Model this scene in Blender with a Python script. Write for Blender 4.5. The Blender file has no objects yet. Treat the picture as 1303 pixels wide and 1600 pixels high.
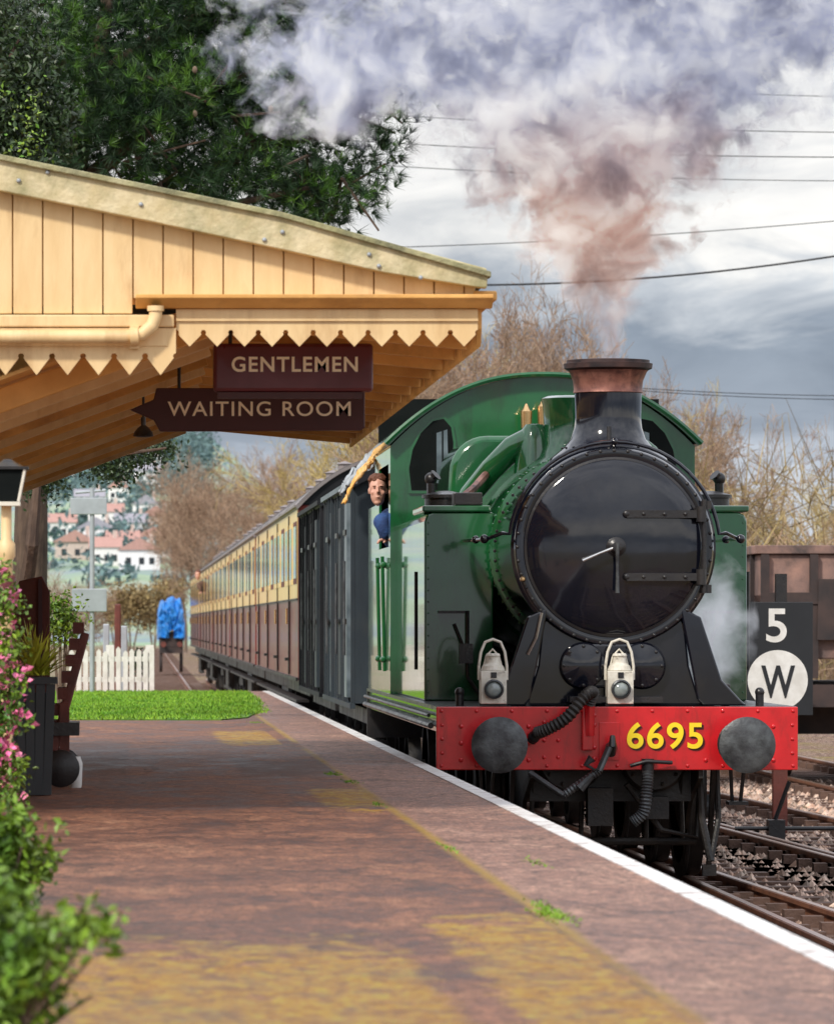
import bpy, bmesh, math, random
import numpy as np
from mathutils import Vector, Matrix
R = random.Random(7)
F=8000.0; VX=195.0; VY=975.0; CZ=1.9
def P(px,py,s): return Vector(((px-VX)/s, F/s, CZ-(py-VY)/s))
sc=bpy.context.scene; col=sc.collection
PI=math.pi
# ------------------------------------------------------------ materials
def nd(nt,t,**k):
    n=nt.nodes.new(t)
    for a,b in k.items(): setattr(n,a,b)
    return n
def ramp(nt,fac,stops,interp='LINEAR'):
    r=nd(nt,'ShaderNodeValToRGB'); r.color_ramp.interpolation=interp
    e=r.color_ramp.elements
    while len(e)<len(stops): e.new(.5)
    for i,(p,c) in enumerate(stops):
        e[i].position=p; e[i].color=(*c,1) if len(c)==3 else c
    nt.links.new(fac,r.inputs[0]); return r.outputs[0]
def noise_n(nt,vec,scale,detail=5,rough=.55,dist=0):
    n=nd(nt,'ShaderNodeTexNoise'); n.inputs['Scale'].default_value=scale; n.inputs['Detail'].default_value=detail
    n.inputs['Roughness'].default_value=rough; n.inputs['Distortion'].default_value=dist
    nt.links.new(vec,n.inputs['Vector']); return n
def mapping(nt,vec,scale):
    m=nd(nt,'ShaderNodeMapping'); m.inputs['Scale'].default_value=scale; nt.links.new(vec,m.inputs['Vector']); return m.outputs[0]
def mixc(nt,fac,a,b,mode='MIX'):
    m=nd(nt,'ShaderNodeMix',data_type='RGBA',blend_type=mode)
    for i,v in ((0,fac),(6,a),(7,b)):
        if hasattr(v,'links'): nt.links.new(v,m.inputs[i])
        else: m.inputs[i].default_value = v if i==0 else (*v,1)
    return m.outputs[2]
def math_n(nt,op,a,b=None,c=None,clamp=False):
    m=nd(nt,'ShaderNodeMath',operation=op,use_clamp=clamp)
    for i,v in enumerate((a,b,c)):
        if v is None: continue
        if hasattr(v,'links'): nt.links.new(v,m.inputs[i])
        else: m.inputs[i].default_value=v
    return m.outputs[0]
def mat(name,c,rough=.5,metal=0,c2=None,scale=4,stretch=(1,1,1),bump=0,bscale=40,coat=0,dirt=None,dscale=1.5,dlo=.5,dhi=.75,island=0,spec=.5,rvar=0,low_dark=None,dstretch=(1,1,1)):
    m=bpy.data.materials.new(name); m.use_nodes=True; nt=m.node_tree; b=nt.nodes['Principled BSDF']
    b.inputs['Roughness'].default_value=rough; b.inputs['Metallic'].default_value=metal
    b.inputs['Coat Weight'].default_value=coat; b.inputs['Coat Roughness'].default_value=.04
    b.inputs['Specular IOR Level'].default_value=spec
    tc=nd(nt,'ShaderNodeTexCoord'); v=mapping(nt,tc.outputs['Object'],stretch)
    if c2 is None: c2=tuple(x*.78 for x in c)
    n=noise_n(nt,v,scale)
    o=ramp(nt,n.outputs['Fac'],[(.35,c),(.65,c2)])
    if island:
        g=nd(nt,'ShaderNodeNewGeometry')
        k=ramp(nt,g.outputs['Random Per Island'],[(0,(1-island,)*3),(1,(1+island,)*3)])
        o=mixc(nt,1.0,o,k,'MULTIPLY')
    if dirt:
        n2=noise_n(nt,mapping(nt,tc.outputs['Object'],dstretch),dscale,8,.65)
        f=ramp(nt,n2.outputs['Fac'],[(dlo,(0,0,0)),(dhi,(1,1,1))])
        o=mixc(nt,f,o,dirt)
    if low_dark:
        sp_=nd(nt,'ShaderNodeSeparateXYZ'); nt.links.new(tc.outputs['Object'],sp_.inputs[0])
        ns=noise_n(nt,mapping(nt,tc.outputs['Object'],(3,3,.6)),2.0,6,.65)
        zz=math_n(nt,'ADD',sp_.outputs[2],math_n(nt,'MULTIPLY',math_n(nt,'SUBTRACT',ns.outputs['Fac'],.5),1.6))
        mr=nd(nt,'ShaderNodeMapRange'); mr.inputs[1].default_value=low_dark[1]; mr.inputs[2].default_value=low_dark[0]; mr.inputs[3].default_value=0; mr.inputs[4].default_value=.62
        nt.links.new(zz,mr.inputs[0]); o=mixc(nt,mr.outputs[0],o,(.012,.018,.013))  # colour darkens towards the bottom, boundary broken up by noise
    nt.links.new(o,b.inputs['Base Color'])
    if rvar:
        n4=noise_n(nt,tc.outputs['Object'],3.0,6,.6)
        r_=nd(nt,'ShaderNodeMapRange'); r_.inputs[1].default_value=.3; r_.inputs[2].default_value=.7
        r_.inputs[3].default_value=max(.02,rough-rvar); r_.inputs[4].default_value=rough+rvar
        nt.links.new(n4.outputs['Fac'],r_.inputs[0]); nt.links.new(r_.outputs[0],b.inputs['Roughness'])
    if bump:
        n3=noise_n(nt,v,bscale,4); bp=nd(nt,'ShaderNodeBump'); bp.inputs['Strength'].default_value=bump; bp.inputs['Distance'].default_value=.02
        nt.links.new(n3.outputs['Fac'],bp.inputs['Height']); nt.links.new(bp.outputs[0],b.inputs['Normal'])
    return m
def leafmat(name,a,b2,island=.5,rough=.5):
    m=mat(name,a,rough,c2=b2,scale=2.5,island=island); return m
M={}
M['green']=mat('green_paint',(.014,.125,.038),.12,c2=(.009,.085,.027),scale=2,coat=.8,rvar=.06,dirt=(.012,.030,.016),dscale=3,dlo=.54,dhi=.80,dstretch=(2,1,.5))
M['tgreen']=mat('bottom_dark_green_paint',(.016,.135,.042),.10,c2=(.010,.095,.030),scale=2,coat=.9,rvar=.05,dirt=(.012,.030,.016),dscale=3,dlo=.55,dhi=.82,low_dark=(1.2,2.3),dstretch=(2,1,.5))
M['black']=mat('gloss_black',(.006,.007,.013),.09,c2=(.004,.005,.010),scale=3,coat=.4,rvar=.05,dirt=(.018,.017,.018),dscale=2,dlo=.5,dhi=.8)
M['satin']=mat('satin_black',(.014,.014,.017),.34,c2=(.028,.025,.024),scale=5,rvar=.12,bump=.1)
M['sooty']=mat('greasy_black',(.010,.010,.011),.5,c2=(.028,.022,.018),scale=6,bump=.2,rvar=.15)
M['red']=mat('red_paint',(.66,.014,.020),.25,c2=(.52,.011,.016),scale=6,coat=.3,dirt=(.16,.016,.012),dscale=5,dlo=.54,dhi=.84,dstretch=(2,1,.6))
M['yellow']=mat('number_yellow',(1.0,.76,.02),.4,c2=(.98,.68,.02))
M['dkred']=mat('number_shade',(.06,.005,.005),.4)
M['copper']=mat('copper_cap',(.42,.19,.14),.45,.5,c2=(.22,.09,.07),scale=9,rvar=.12,dirt=(.07,.035,.035),dscale=8,dlo=.44,dhi=.66)
M['copperd']=mat('sooted_copper_rim',(.09,.05,.045),.5,.4,c2=(.03,.022,.024),scale=9,rvar=.12)
M['brass']=mat('brass',(.75,.5,.25),.25,.9)
M['steel']=mat('worn_steel',(.11,.12,.125),.42,.4,c2=(.045,.045,.05),scale=9,bump=.15,rvar=.12,dirt=(.02,.02,.02),dscale=7,dlo=.5,dhi=.75)
M['bright']=mat('bright_steel',(.5,.51,.52),.25,.9)
M['lampw']=mat('lamp_white',(.80,.77,.68),.45,c2=(.64,.60,.50),scale=20,dirt=(.16,.13,.10),dscale=14,dlo=.57,dhi=.74)
M['glass']=mat('dark_glass',(.02,.025,.03),.05,coat=.5)
M['hole']=mat('dark_opening',(.006,.008,.008),.9,c2=(.010,.012,.012),spec=.1)
M['lens']=mat('lamp_lens',(.40,.44,.42),.06,coat=1,c2=(.22,.26,.26),scale=12)
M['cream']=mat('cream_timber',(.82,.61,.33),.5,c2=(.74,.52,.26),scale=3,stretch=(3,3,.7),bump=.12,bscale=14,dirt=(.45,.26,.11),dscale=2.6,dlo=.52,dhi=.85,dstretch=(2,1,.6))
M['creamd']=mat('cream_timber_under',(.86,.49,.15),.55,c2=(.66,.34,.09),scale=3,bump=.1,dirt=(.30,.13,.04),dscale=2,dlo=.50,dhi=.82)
M['barge']=mat('mossy_timber',(.72,.62,.40),.75,c2=(.58,.48,.27),scale=8,bump=.4,bscale=30,dirt=(.26,.25,.12),dscale=3.5,dlo=.44,dhi=.70)
M['bargetop']=mat('mossy_capping',(.45,.42,.25),.85,c2=(.30,.29,.14),scale=9,bump=.6,bscale=30,dirt=(.14,.14,.08),dscale=5,dlo=.45,dhi=.65)
M['slate']=mat('roof_felt',(.12,.12,.12),.8)
M['maroon']=mat('sign_maroon',(.13,.017,.027),.35,c2=(.10,.013,.021),scale=6,coat=.2,rvar=.1)
M['maroon2']=mat('sign_maroon_dark',(.065,.014,.019),.42)
M['letter']=mat('sign_letters',(1.0,.98,.82),.5,c2=(1.0,.96,.78))
M['letter2']=mat('faded_letters',(1.0,.92,.74),.5,c2=(.95,.86,.68))
M['white']=mat('white_paint',(.82,.81,.78),.6,c2=(.66,.64,.60),scale=8,dirt=(.34,.31,.26),dscale=3,dlo=.58,dhi=.8)
M['line']=mat('white_edge_line',(.80,.80,.79),.6,c2=(.66,.64,.62),scale=8,dirt=(.30,.22,.19),dscale=7,dlo=.52,dhi=.70)
M['rail']=mat('rail_rust',(.28,.12,.065),.55,.2,c2=(.15,.065,.04),scale=8)
M['railtop']=mat('rail_top',(.40,.27,.21),.3,.7)
M['sleeper']=mat('sleeper_wood',(.10,.06,.045),.85,c2=(.17,.10,.075),scale=5,bump=.4)
M['ccream']=mat('coach_cream',(.90,.62,.22),.35,c2=(.83,.54,.17),scale=2,coat=.15)
M['cbrown']=mat('coach_brown',(.19,.020,.014),.35,c2=(.12,.012,.010),scale=2,coat=.15,spec=.3)
M['croof']=mat('coach_roof',(.27,.24,.24),.55,c2=(.20,.17,.17),scale=2)
M['vgrey']=mat('van_blue_black',(.032,.045,.056),.55,c2=(.020,.028,.036),scale=3,stretch=(1,1,.4),bump=.1,dirt=(.05,.05,.05),dscale=2,dlo=.5,dhi=.8,spec=.3)
M['vblack']=mat('van_black',(.012,.014,.018),.6,c2=(.02,.02,.024),scale=4,spec=.2)
M['vpanel']=mat('van_bare_panel',(.19,.24,.27),.42,.1,c2=(.08,.11,.13),scale=4)
M['skin']=mat('skin',(.70,.40,.30),.5,c2=(.62,.31,.22),scale=18)
M['hair']=mat('brown_hair',(.15,.05,.022),.6,bump=.6,bscale=90)
M['eye']=mat('eye_dark',(.05,.03,.025),.4)
M['blue']=mat('blue_overall',(.03,.09,.27),.8,c2=(.02,.05,.16),scale=14,bump=.4)
M['jacket2']=mat('brown_jacket',(.16,.09,.06),.85,c2=(.11,.06,.04),scale=14,bump=.4)
M['cloth']=mat('straw_cloth',(.85,.42,.08),.9,c2=(.85,.60,.28),scale=14,bump=.6,bscale=60)
M['cloth2']=mat('pale_cloth',(.45,.49,.52),.8,c2=(.25,.27,.29),scale=8)
M['bark']=mat('bark',(.065,.042,.032),.95,c2=(.13,.085,.06),scale=7,stretch=(2,2,.5),bump=1,bscale=16)
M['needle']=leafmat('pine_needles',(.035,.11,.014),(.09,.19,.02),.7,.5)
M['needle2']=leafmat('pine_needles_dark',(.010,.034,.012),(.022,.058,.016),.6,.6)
M['leafd']=leafmat('dark_leaves',(.018,.042,.014),(.04,.068,.022),.6,.4)
M['leafg']=leafmat('shrub_leaves',(.055,.16,.014),(.21,.30,.02),.65,.5)
M['leafy']=leafmat('yellow_leaves',(.35,.42,.02),(.52,.5,.06),.4,.5)
M['pink']=leafmat('pink_flowers',(.85,.10,.32),(.9,.35,.5),.3,.5)
M['twig']=leafmat('brown_twigs',(.24,.15,.10),(.36,.26,.18),.5,.9)
M['twigy']=leafmat('lichen_twigs',(.36,.27,.09),(.48,.38,.15),.5,.9)
M['trunkb']=mat('grey_brown_bark',(.15,.105,.075),.95,c2=(.22,.165,.12),scale=3)
M['bushb']=leafmat('winter_scrub',(.22,.15,.075),(.32,.25,.11),.5,.9)
M['grass']=leafmat('bright_grass',(.10,.27,.012),(.22,.36,.02),.5,.7)
M['grassb']=mat('grass_base',(.07,.19,.012),.9,c2=(.13,.25,.02),scale=6)
M['tarp']=mat('blue_tarpaulin',(.015,.17,.58),.45,c2=(.03,.32,.78),scale=2.5,bump=.8,bscale=3,dirt=(.01,.06,.25),dscale=2.5,dlo=.45,dhi=.65)
M['rusty']=mat('rusty_wagon',(.40,.23,.18),.8,c2=(.19,.13,.12),scale=2.0,bump=.2,dirt=(.045,.04,.042),dscale=1.1,dlo=.42,dhi=.62)
M['wagdark']=mat('wagon_dark',(.022,.019,.021),.75,c2=(.06,.038,.034),scale=3)
M['board']=mat('signboard_black',(.016,.018,.022),.5)
M['galv']=mat('galvanised',(.42,.46,.50),.5,.2)
M['wood']=mat('dark_red_wood',(.17,.04,.028),.6,c2=(.10,.028,.02),scale=5,bump=.2)
M['bin']=mat('dark_planter',(.04,.047,.052),.6)
M['hwall']=mat('house_wall',(.88,.86,.87),.8)
M['hroof']=mat('house_roof',(.50,.29,.25),.85)
M['hroof2']=mat('house_roof_grey',(.36,.35,.40),.85)
M['hwall2']=mat('house_wall_brick',(.62,.50,.45),.8)
M['wire']=mat('wire_black',(.02,.02,.022),.6)
M['farwood']=leafmat('far_woodland',(.08,.14,.16),(.13,.20,.19),.4,.9)  # bluish distance haze mixed into the leaf colour
M['coal']=mat('coal',(.01,.01,.011),.5,bump=1,bscale=20)
# ------------------------------------------------------------ mesh builder
def worldloc(o):
    v=Vector((0,0,0))
    while o is not None: v+=o.location; o=o.parent
    return v
class MB:
    def __init__(s): s.bm=bmesh.new()
    def box(s,x0,x1,y0,y1,z0,z1):
        v=[s.bm.verts.new((x,y,z)) for x in (x0,x1) for y in (y0,y1) for z in (z0,z1)]
        for f in ((0,1,3,2),(4,6,7,5),(0,4,5,1),(2,3,7,6),(0,2,6,4),(1,5,7,3)): s.bm.faces.new([v[i] for i in f])
        return s
    def hexa(s,c,size,rot):
        hx,hy,hz=[a/2 for a in size]
        v=[s.bm.verts.new(Vector(c)+rot@Vector((x,y,z))) for x in (-hx,hx) for y in (-hy,hy) for z in (-hz,hz)]
        for f in ((0,1,3,2),(4,6,7,5),(0,4,5,1),(2,3,7,6),(0,2,6,4),(1,5,7,3)): s.bm.faces.new([v[i] for i in f])
        return s
    def bar(s,p0,p1,w,h,up=(0,0,1)):
        p0=Vector(p0);p1=Vector(p1);d=(p1-p0);L=d.length;d.normalize()
        u=Vector(up); sd=d.cross(u)
        if sd.length<1e-4: sd=Vector((1,0,0))
        sd.normalize(); u=sd.cross(d)
        rot=Matrix((d,sd,u)).transposed()
        return s.hexa((p0+p1)/2,(L,w,h),rot)
    def tube(s,pts,r,n=8,caps=True):
        pts=[Vector(p) for p in pts]; rings=[]
        pr=None
        for i,p in enumerate(pts):
            if i==0: d=pts[1]-p
            elif i==len(pts)-1: d=p-pts[i-1]
            else: d=pts[i+1]-pts[i-1]
            if d.length<1e-9: d=Vector((0,0,1))
            d.normalize()
            if pr is None:
                a=Vector((0,0,1)) if abs(d.z)<.9 else Vector((1,0,0))
                u=d.cross(a).normalized()
            else:
                u=pr-d*pr.dot(d)
                u.normalize()
            pr=u; w=d.cross(u)
            rr=r[i] if isinstance(r,(list,tuple)) else r
            rings.append([s.bm.verts.new(p+(u*math.cos(2*PI*k/n)+w*math.sin(2*PI*k/n))*rr) for k in range(n)])
        for a,b in zip(rings,rings[1:]):
            for k in range(n): s.bm.faces.new((a[k],a[(k+1)%n],b[(k+1)%n],b[k]))
        if caps:
            s.bm.faces.new(rings[0][::-1]); s.bm.faces.new(rings[-1])
        return s
    def cyl(s,p0,p1,r0,r1=None,n=16): return s.tube([p0,p1],[r0,r0 if r1 is None else r1],n)
    def lathe(s,c,axis,prof,n=32):
        c=Vector(c); A={'x':Vector((1,0,0)),'y':Vector((0,1,0)),'z':Vector((0,0,1))}[axis]
        U={'x':Vector((0,1,0)),'y':Vector((0,0,1)),'z':Vector((1,0,0))}[axis]; W=A.cross(U)
        rings=[]
        for r,h in prof:
            if r<1e-6: rings.append([s.bm.verts.new(c+A*h)])
            else: rings.append([s.bm.verts.new(c+A*h+(U*math.cos(2*PI*k/n)+W*math.sin(2*PI*k/n))*r) for k in range(n)])
        for a,b in zip(rings,rings[1:]):
            for k in range(n):
                k2=(k+1)%n
                if len(a)==1 and len(b)==1: continue
                if len(a)==1: s.bm.faces.new((a[0],b[k2],b[k]))
                elif len(b)==1: s.bm.faces.new((a[k],a[k2],b[0]))
                else: s.bm.faces.new((a[k],a[k2],b[k2],b[k]))
        if len(rings[0])>1: s.bm.faces.new(rings[0][::-1])
        if len(rings[-1])>1: s.bm.faces.new(rings[-1])
        return s
    def sph(s,c,r,sc_=(1,1,1),u=12,v=8,rot=None):
        m=Matrix.Translation(Vector(c))
        if rot is not None: m=m@rot.to_4x4()
        m=m@Matrix.Diagonal((r*sc_[0],r*sc_[1],r*sc_[2],1))
        bmesh.ops.create_uvsphere(s.bm,u_segments=u,v_segments=v,radius=1,matrix=m); return s
    def prism(s,poly,axis,a,b):
        if axis=='y': f=lambda p,t:(p[0],t,p[1])
        elif axis=='x': f=lambda p,t:(t,p[0],p[1])
        else: f=lambda p,t:(p[0],p[1],t)
        A=[s.bm.verts.new(f(p,a)) for p in poly]; B=[s.bm.verts.new(f(p,b)) for p in poly]; n=len(poly)
        s.bm.faces.new(A[::-1]); s.bm.faces.new(B)
        for k in range(n): s.bm.faces.new((A[k],A[(k+1)%n],B[(k+1)%n],B[k]))
        return s
    def build(s,name,m,parent=None,smooth=False,bevel=0,origin=None):
        bmesh.ops.recalc_face_normals(s.bm,faces=s.bm.faces[:])
        org=worldloc(parent) if parent else (Vector(origin) if origin is not None else Vector((0,0,0)))
        bmesh.ops.translate(s.bm,verts=s.bm.verts[:],vec=-org)
        me=bpy.data.meshes.new(name); s.bm.to_mesh(me); s.bm.free()
        if m is not None: me.materials.append(M[m] if isinstance(m,str) else m)
        if smooth:
            me.polygons.foreach_set('use_smooth',[True]*len(me.polygons)); me.set_sharp_from_angle(angle=.7)
        o=bpy.data.objects.new(name,me); col.objects.link(o)
        if parent: o.parent=parent
        else: o.location=org
        if bevel:
            b=o.modifiers.new('bevel','BEVEL'); b.width=bevel; b.segments=2; b.limit_method='ANGLE'; b.angle_limit=.7
        return o
def raw(name,V,Fc,m,parent=None,origin=None,smooth=False):
    org=worldloc(parent) if parent else (Vector(origin) if origin is not None else Vector((0,0,0)))
    V=np.asarray(V,dtype=float).reshape(-1,3)-np.array(org)
    me=bpy.data.meshes.new(name); me.from_pydata(V.tolist(),[],Fc if isinstance(Fc,list) else Fc.tolist()); me.materials.append(M[m] if isinstance(m,str) else m)
    if smooth: me.polygons.foreach_set('use_smooth',[True]*len(me.polygons))
    o=bpy.data.objects.new(name,me); col.objects.link(o)
    if parent: o.parent=parent
    else: o.location=org
    return o
def tag(o,label=None,cat=None,group=None,kind=None):
    if label: o['label']=label
    if cat: o['category']=cat
    if group: o['group']=group
    if kind: o['kind']=kind
    return o
def thing(name,loc,label,cat,group=None,kind=None):
    o=bpy.data.objects.new(name,None); col.objects.link(o); o.location=loc; o.empty_display_size=.1
    return tag(o,label,cat,group,kind)
def copy_tree(o,parent=None):
    c=o.copy(); col.objects.link(c); c.parent=parent
    for ch in list(o.children): copy_tree(ch,c)
    return c
def text(name,s,m,parent,x0,x1,z0,z1,y,depth=.006,bold=0,spacing=1.0,origin=None):
    cu=bpy.data.curves.new('t','FONT'); cu.body=s; cu.size=1; cu.extrude=.5; cu.offset=bold; cu.space_character=spacing
    ob=bpy.data.objects.new('t',cu); col.objects.link(ob)
    bpy.context.view_layer.update()
    me=bpy.data.meshes.new_from_object(ob.evaluated_get(bpy.context.evaluated_depsgraph_get()))
    co=np.zeros(len(me.vertices)*3); me.vertices.foreach_get('co',co); co=co.reshape(-1,3)
    mn=co.min(0); mx=co.max(0); t=(co-mn)/(mx-mn)
    V=np.stack([x0+t[:,0]*(x1-x0), y-t[:,2]*depth, z0+t[:,1]*(z1-z0)],1)
    Fc=[list(p.vertices) for p in me.polygons]
    bpy.data.objects.remove(ob); bpy.data.curves.remove(cu); bpy.data.meshes.remove(me)
    return raw(name,V,Fc,m,parent,origin)
# ------------------------------------------------------------ foliage generators
rng=np.random.default_rng(5)
def blob_points(blobs,n,shell=.5):
    B=np.array([[*b[0],*(b[1] if isinstance(b[1],tuple) else (b[1],)*3)] for b in blobs],float)
    w=B[:,3]*B[:,4]*B[:,5]; w=w**.8; w/=w.sum()
    i=rng.choice(len(B),n,p=w); d=rng.normal(size=(n,3)); d/=np.linalg.norm(d,axis=1)[:,None]
    r=rng.random(n)**shell
    return B[i,:3]+d*r[:,None]*B[i,3:6], d
def leaves(name,m,parent,blobs,n,size,shell=.45,asp=.55,origin=None,jit=1.6):
    c,d=blob_points(blobs,n,shell)
    k=max(8,n//35); cc,_=blob_points(blobs,k,shell); j=rng.integers(0,k,n)
    c=np.where((rng.random(n)<.7)[:,None], cc[j]+np.clip(rng.normal(size=(n,3)),-1.6,1.6)*size*jit, c)
    a=rng.normal(size=(n,3)); a/=np.linalg.norm(a,axis=1)[:,None]
    b=np.cross(a,rng.normal(size=(n,3))); b/=np.linalg.norm(b,axis=1)[:,None]
    nn=np.cross(a,b)
    L=(size*(.6+.8*rng.random(n)))[:,None]; W=L*asp*.5
    V=np.stack([c, c+a*L*.5+b*W+nn*W*.4, c+a*L, c+a*L*.5-b*W+nn*W*.4],1).reshape(-1,3)
    q=np.arange(n)[:,None]*4
    Fc=np.concatenate([q+np.array([[0,1,2]]),q+np.array([[0,2,3]])],0)
    return raw(name,V,Fc,m,parent,origin)
def tufts(name,m,parent,blobs,n,length,k=18,width=.008,shell=.45,origin=None,up=.5):
    c,d=blob_points(blobs,n,shell)
    q=max(8,n//14); cc,dd=blob_points(blobs,q,shell); j=rng.integers(0,q,n)
    sel=(rng.random(n)<.75)[:,None]
    c=np.where(sel,cc[j]+rng.normal(size=(n,3))*length*1.1,c); d=np.where(sel,dd[j],d)
    ax=d+np.array([0,0,up])+rng.normal(size=(n,3))*.35; ax/=np.linalg.norm(ax,axis=1)[:,None]
    a=np.repeat(ax,k,0)+rng.normal(size=(n*k,3))*.5; a/=np.linalg.norm(a,axis=1)[:,None]
    b=np.cross(a,rng.normal(size=(n*k,3))); b/=np.linalg.norm(b,axis=1)[:,None]
    p=np.repeat(c,k,0); L=(length*(.7+.6*rng.random(n*k)))[:,None]
    V=np.stack([p-b*width*.5,p+b*width*.5,p+a*L],1).reshape(-1,3)
    return raw(name,V,np.arange(n*k*3).reshape(-1,3),m,parent,origin)
def sticks(P0,P1,r0,r1):
    P0=np.array(P0);P1=np.array(P1);n=len(P0);r0=np.array(r0)[:,None];r1=np.array(r1)[:,None]
    d=P1-P0; d/=np.linalg.norm(d,axis=1)[:,None]+1e-9
    a=np.cross(d,rng.normal(size=(n,3))); a/=np.linalg.norm(a,axis=1)[:,None]; b=np.cross(d,a)
    V=[]
    for (PP,r) in ((P0,r0),(P1,r1)):
        for t in (0,2.094,4.189): V.append(PP+(a*math.cos(t)+b*math.sin(t))*r)
    V=np.stack(V,1).reshape(-1,3); q=np.arange(n)[:,None]*6
    Fc=np.concatenate([q+np.array([[0,1,4,3]]),q+np.array([[1,2,5,4]]),q+np.array([[2,0,3,5]])],0)
    return V,Fc
def bare_tree_data(seed,H=10.0,spread=.72,levels=5):
    rr=random.Random(seed); T=[];Tw=[]
    def grow(p,d,L,r,lv):
        n=3 if lv<3 else 2
        pts=[p]
        for i in range(n):
            d=(d+Vector((rr.gauss(0,.17),rr.gauss(0,.17),rr.gauss(.04,.09)))).normalized()
            q=p+d*(L/n); r2=r*(1-.22)
            (T if lv<2 else Tw).append((p,q,r,r2)); p=q; r=r2; pts.append(p)
        if lv>=levels: return
        m=[6,6,5,5,4][lv] if lv<5 else 3
        for i in range(m):
            t=rr.uniform(.3,1.0) if lv>0 else rr.uniform(.5,1.0)
            k=min(n-1,int(t*n)); q=pts[k].lerp(pts[k+1],t*n-k if t<1 else 1)
            side=Vector((rr.gauss(0,1),rr.gauss(0,1),rr.gauss(.15,.6))).normalized()
            grow(q,(d*.75+side*spread).normalized(),L*rr.uniform(.48,.70),r*.60,lv+1)
    grow(Vector((0,0,-.3)),Vector((0,0,1)),H*.36,H*.015,0)
    def arr(S,minr):
        return sticks([s[0] for s in S],[s[1] for s in S],[max(s[2],minr) for s in S],[max(s[3],minr*.7) for s in S])
    return arr(T,.02),arr(Tw,.0062)
TM=[]
for sd in (11,23,37,52):
    (a,b),(c,d)=bare_tree_data(sd); v=[]
    for mt in ('twig','twigy'):
        pr_=[]
        for nm,V,Fc,mm in (('trunk',a,b,'trunkb'),('crown',c,d,mt)):
            me=bpy.data.meshes.new(nm); me.from_pydata(V.tolist(),[],Fc.tolist()); me.materials.append(M[mm]); pr_.append(me)
        v.append((pr_[0],pr_[1],float(c[:,2].max())))
    TM.append(v)
def bare_tree(px,s,ztop,label,group,k,y=0,wide=1.0,z0=0.0):
    tr,cr,zm=TM[k%4][y]
    X=(px-VX)/s; t=thing('bare_tree',(X,F/s,z0),label,'tree',group)
    sca=(ztop-z0)/zm; t.scale=(sca*wide,sca*wide,sca); t.rotation_euler.z=R.uniform(0,6.28)
    for nm,me in (('trunk',tr),('crown',cr)):
        o=bpy.data.objects.new(nm,me); col.objects.link(o); o.parent=t
# ============================================================ SETTING
def structure(o): return tag(o,kind='structure')
def ground_mat():
    m=bpy.data.materials.new('rough_ground'); m.use_nodes=True; nt=m.node_tree; b=nt.nodes['Principled BSDF']; b.inputs['Roughness'].default_value=.95
    g=nd(nt,'ShaderNodeTexCoord').outputs['Object']
    n=noise_n(nt,g,.25,8,.6); o=ramp(nt,n.outputs['Fac'],[(.35,(.13,.16,.05)),(.5,(.20,.15,.09)),(.65,(.26,.21,.14))])
    nt.links.new(o,b.inputs['Base Color']); return m
M['ground']=ground_mat()
def ballast_mat():
    m=bpy.data.materials.new('ballast'); m.use_nodes=True; nt=m.node_tree; b=nt.nodes['Principled BSDF']; b.inputs['Roughness'].default_value=.95
    g=nd(nt,'ShaderNodeTexCoord').outputs['Object']
    v=nd(nt,'ShaderNodeTexVoronoi'); v.inputs['Scale'].default_value=16; nt.links.new(g,v.inputs['Vector'])
    sep=nd(nt,'ShaderNodeSeparateColor'); nt.links.new(v.outputs['Color'],sep.inputs[0])
    o=ramp(nt,sep.outputs[0],[(0,(.19,.10,.07)),(.4,(.40,.23,.155)),(.75,(.55,.39,.30)),(1,(.72,.60,.50))])
    dk=ramp(nt,v.outputs['Distance'],[(.25,(1,1,1)),(.6,(.22,.18,.16))])
    o=mixc(nt,1.0,o,dk,'MULTIPLY')
    n=noise_n(nt,g,.9,6); f=ramp(nt,n.outputs['Fac'],[(.52,(0,0,0)),(.66,(1,1,1))]); o=mixc(nt,f,o,(.24,.19,.04))
    nt.links.new(o,b.inputs['Base Color'])
    bp=nd(nt,'ShaderNodeBump'); bp.invert=True; bp.inputs['Strength'].default_value=1; bp.inputs['Distance'].default_value=.05
    nt.links.new(v.outputs['Distance'],bp.inputs['Height']); nt.links.new(bp.outputs[0],b.inputs['Normal']); return m
M['ballast']=ballast_mat()
structure(MB().box(-3000,3000,-200,5000,-1.2,-.25).build('ground','ground'))
structure(MB().box(2.3,13,8,420,-.246,-.14).build('track_bed','ballast'))
structure(MB().box(-2.2,2.296,76,420,-.242,-.14).build('track_bed','ballast'))
n=11000
sx=rng.uniform(4.3,9.5,n); sy=rng.uniform(24,66,n); szz=rng.uniform(.015,.042,n)
base=np.array([[1,0,0],[-1,0,0],[0,1,0],[0,-1,0],[0,0,1],[0,0,-1]],float)
fc=np.array([[0,2,4],[2,1,4],[1,3,4],[3,0,4]])
V=base[None]*szz[:,None,None]*(1+.5*rng.random((n,6,1)))+np.stack([sx,sy,np.full(n,-.135)],1)[:,None]
M['stone']=mat('ballast_stones',(.40,.24,.17),.9,c2=(.58,.46,.38),scale=6,island=.6)
tag(raw('ballast_stones',V.reshape(-1,3),(fc[None]+np.arange(n)[:,None,None]*6).reshape(-1,3),'stone'),kind='stuff',label='loose brown and pale ballast stones between the siding rails',cat='gravel')
def hillh(X,Y):
    if Y<=500: return -.3
    side=1-min(1,max(0,((X/(Y/1500.0))-18)/60)); side=side*side*(3-2*side)
    return -.3+56*((Y-500)/1000.0)**1.1*(.25+.75*side) if Y<1500 else 56*(.25+.75*side)
V=[];Fc=[];nx,ny=70,60
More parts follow.
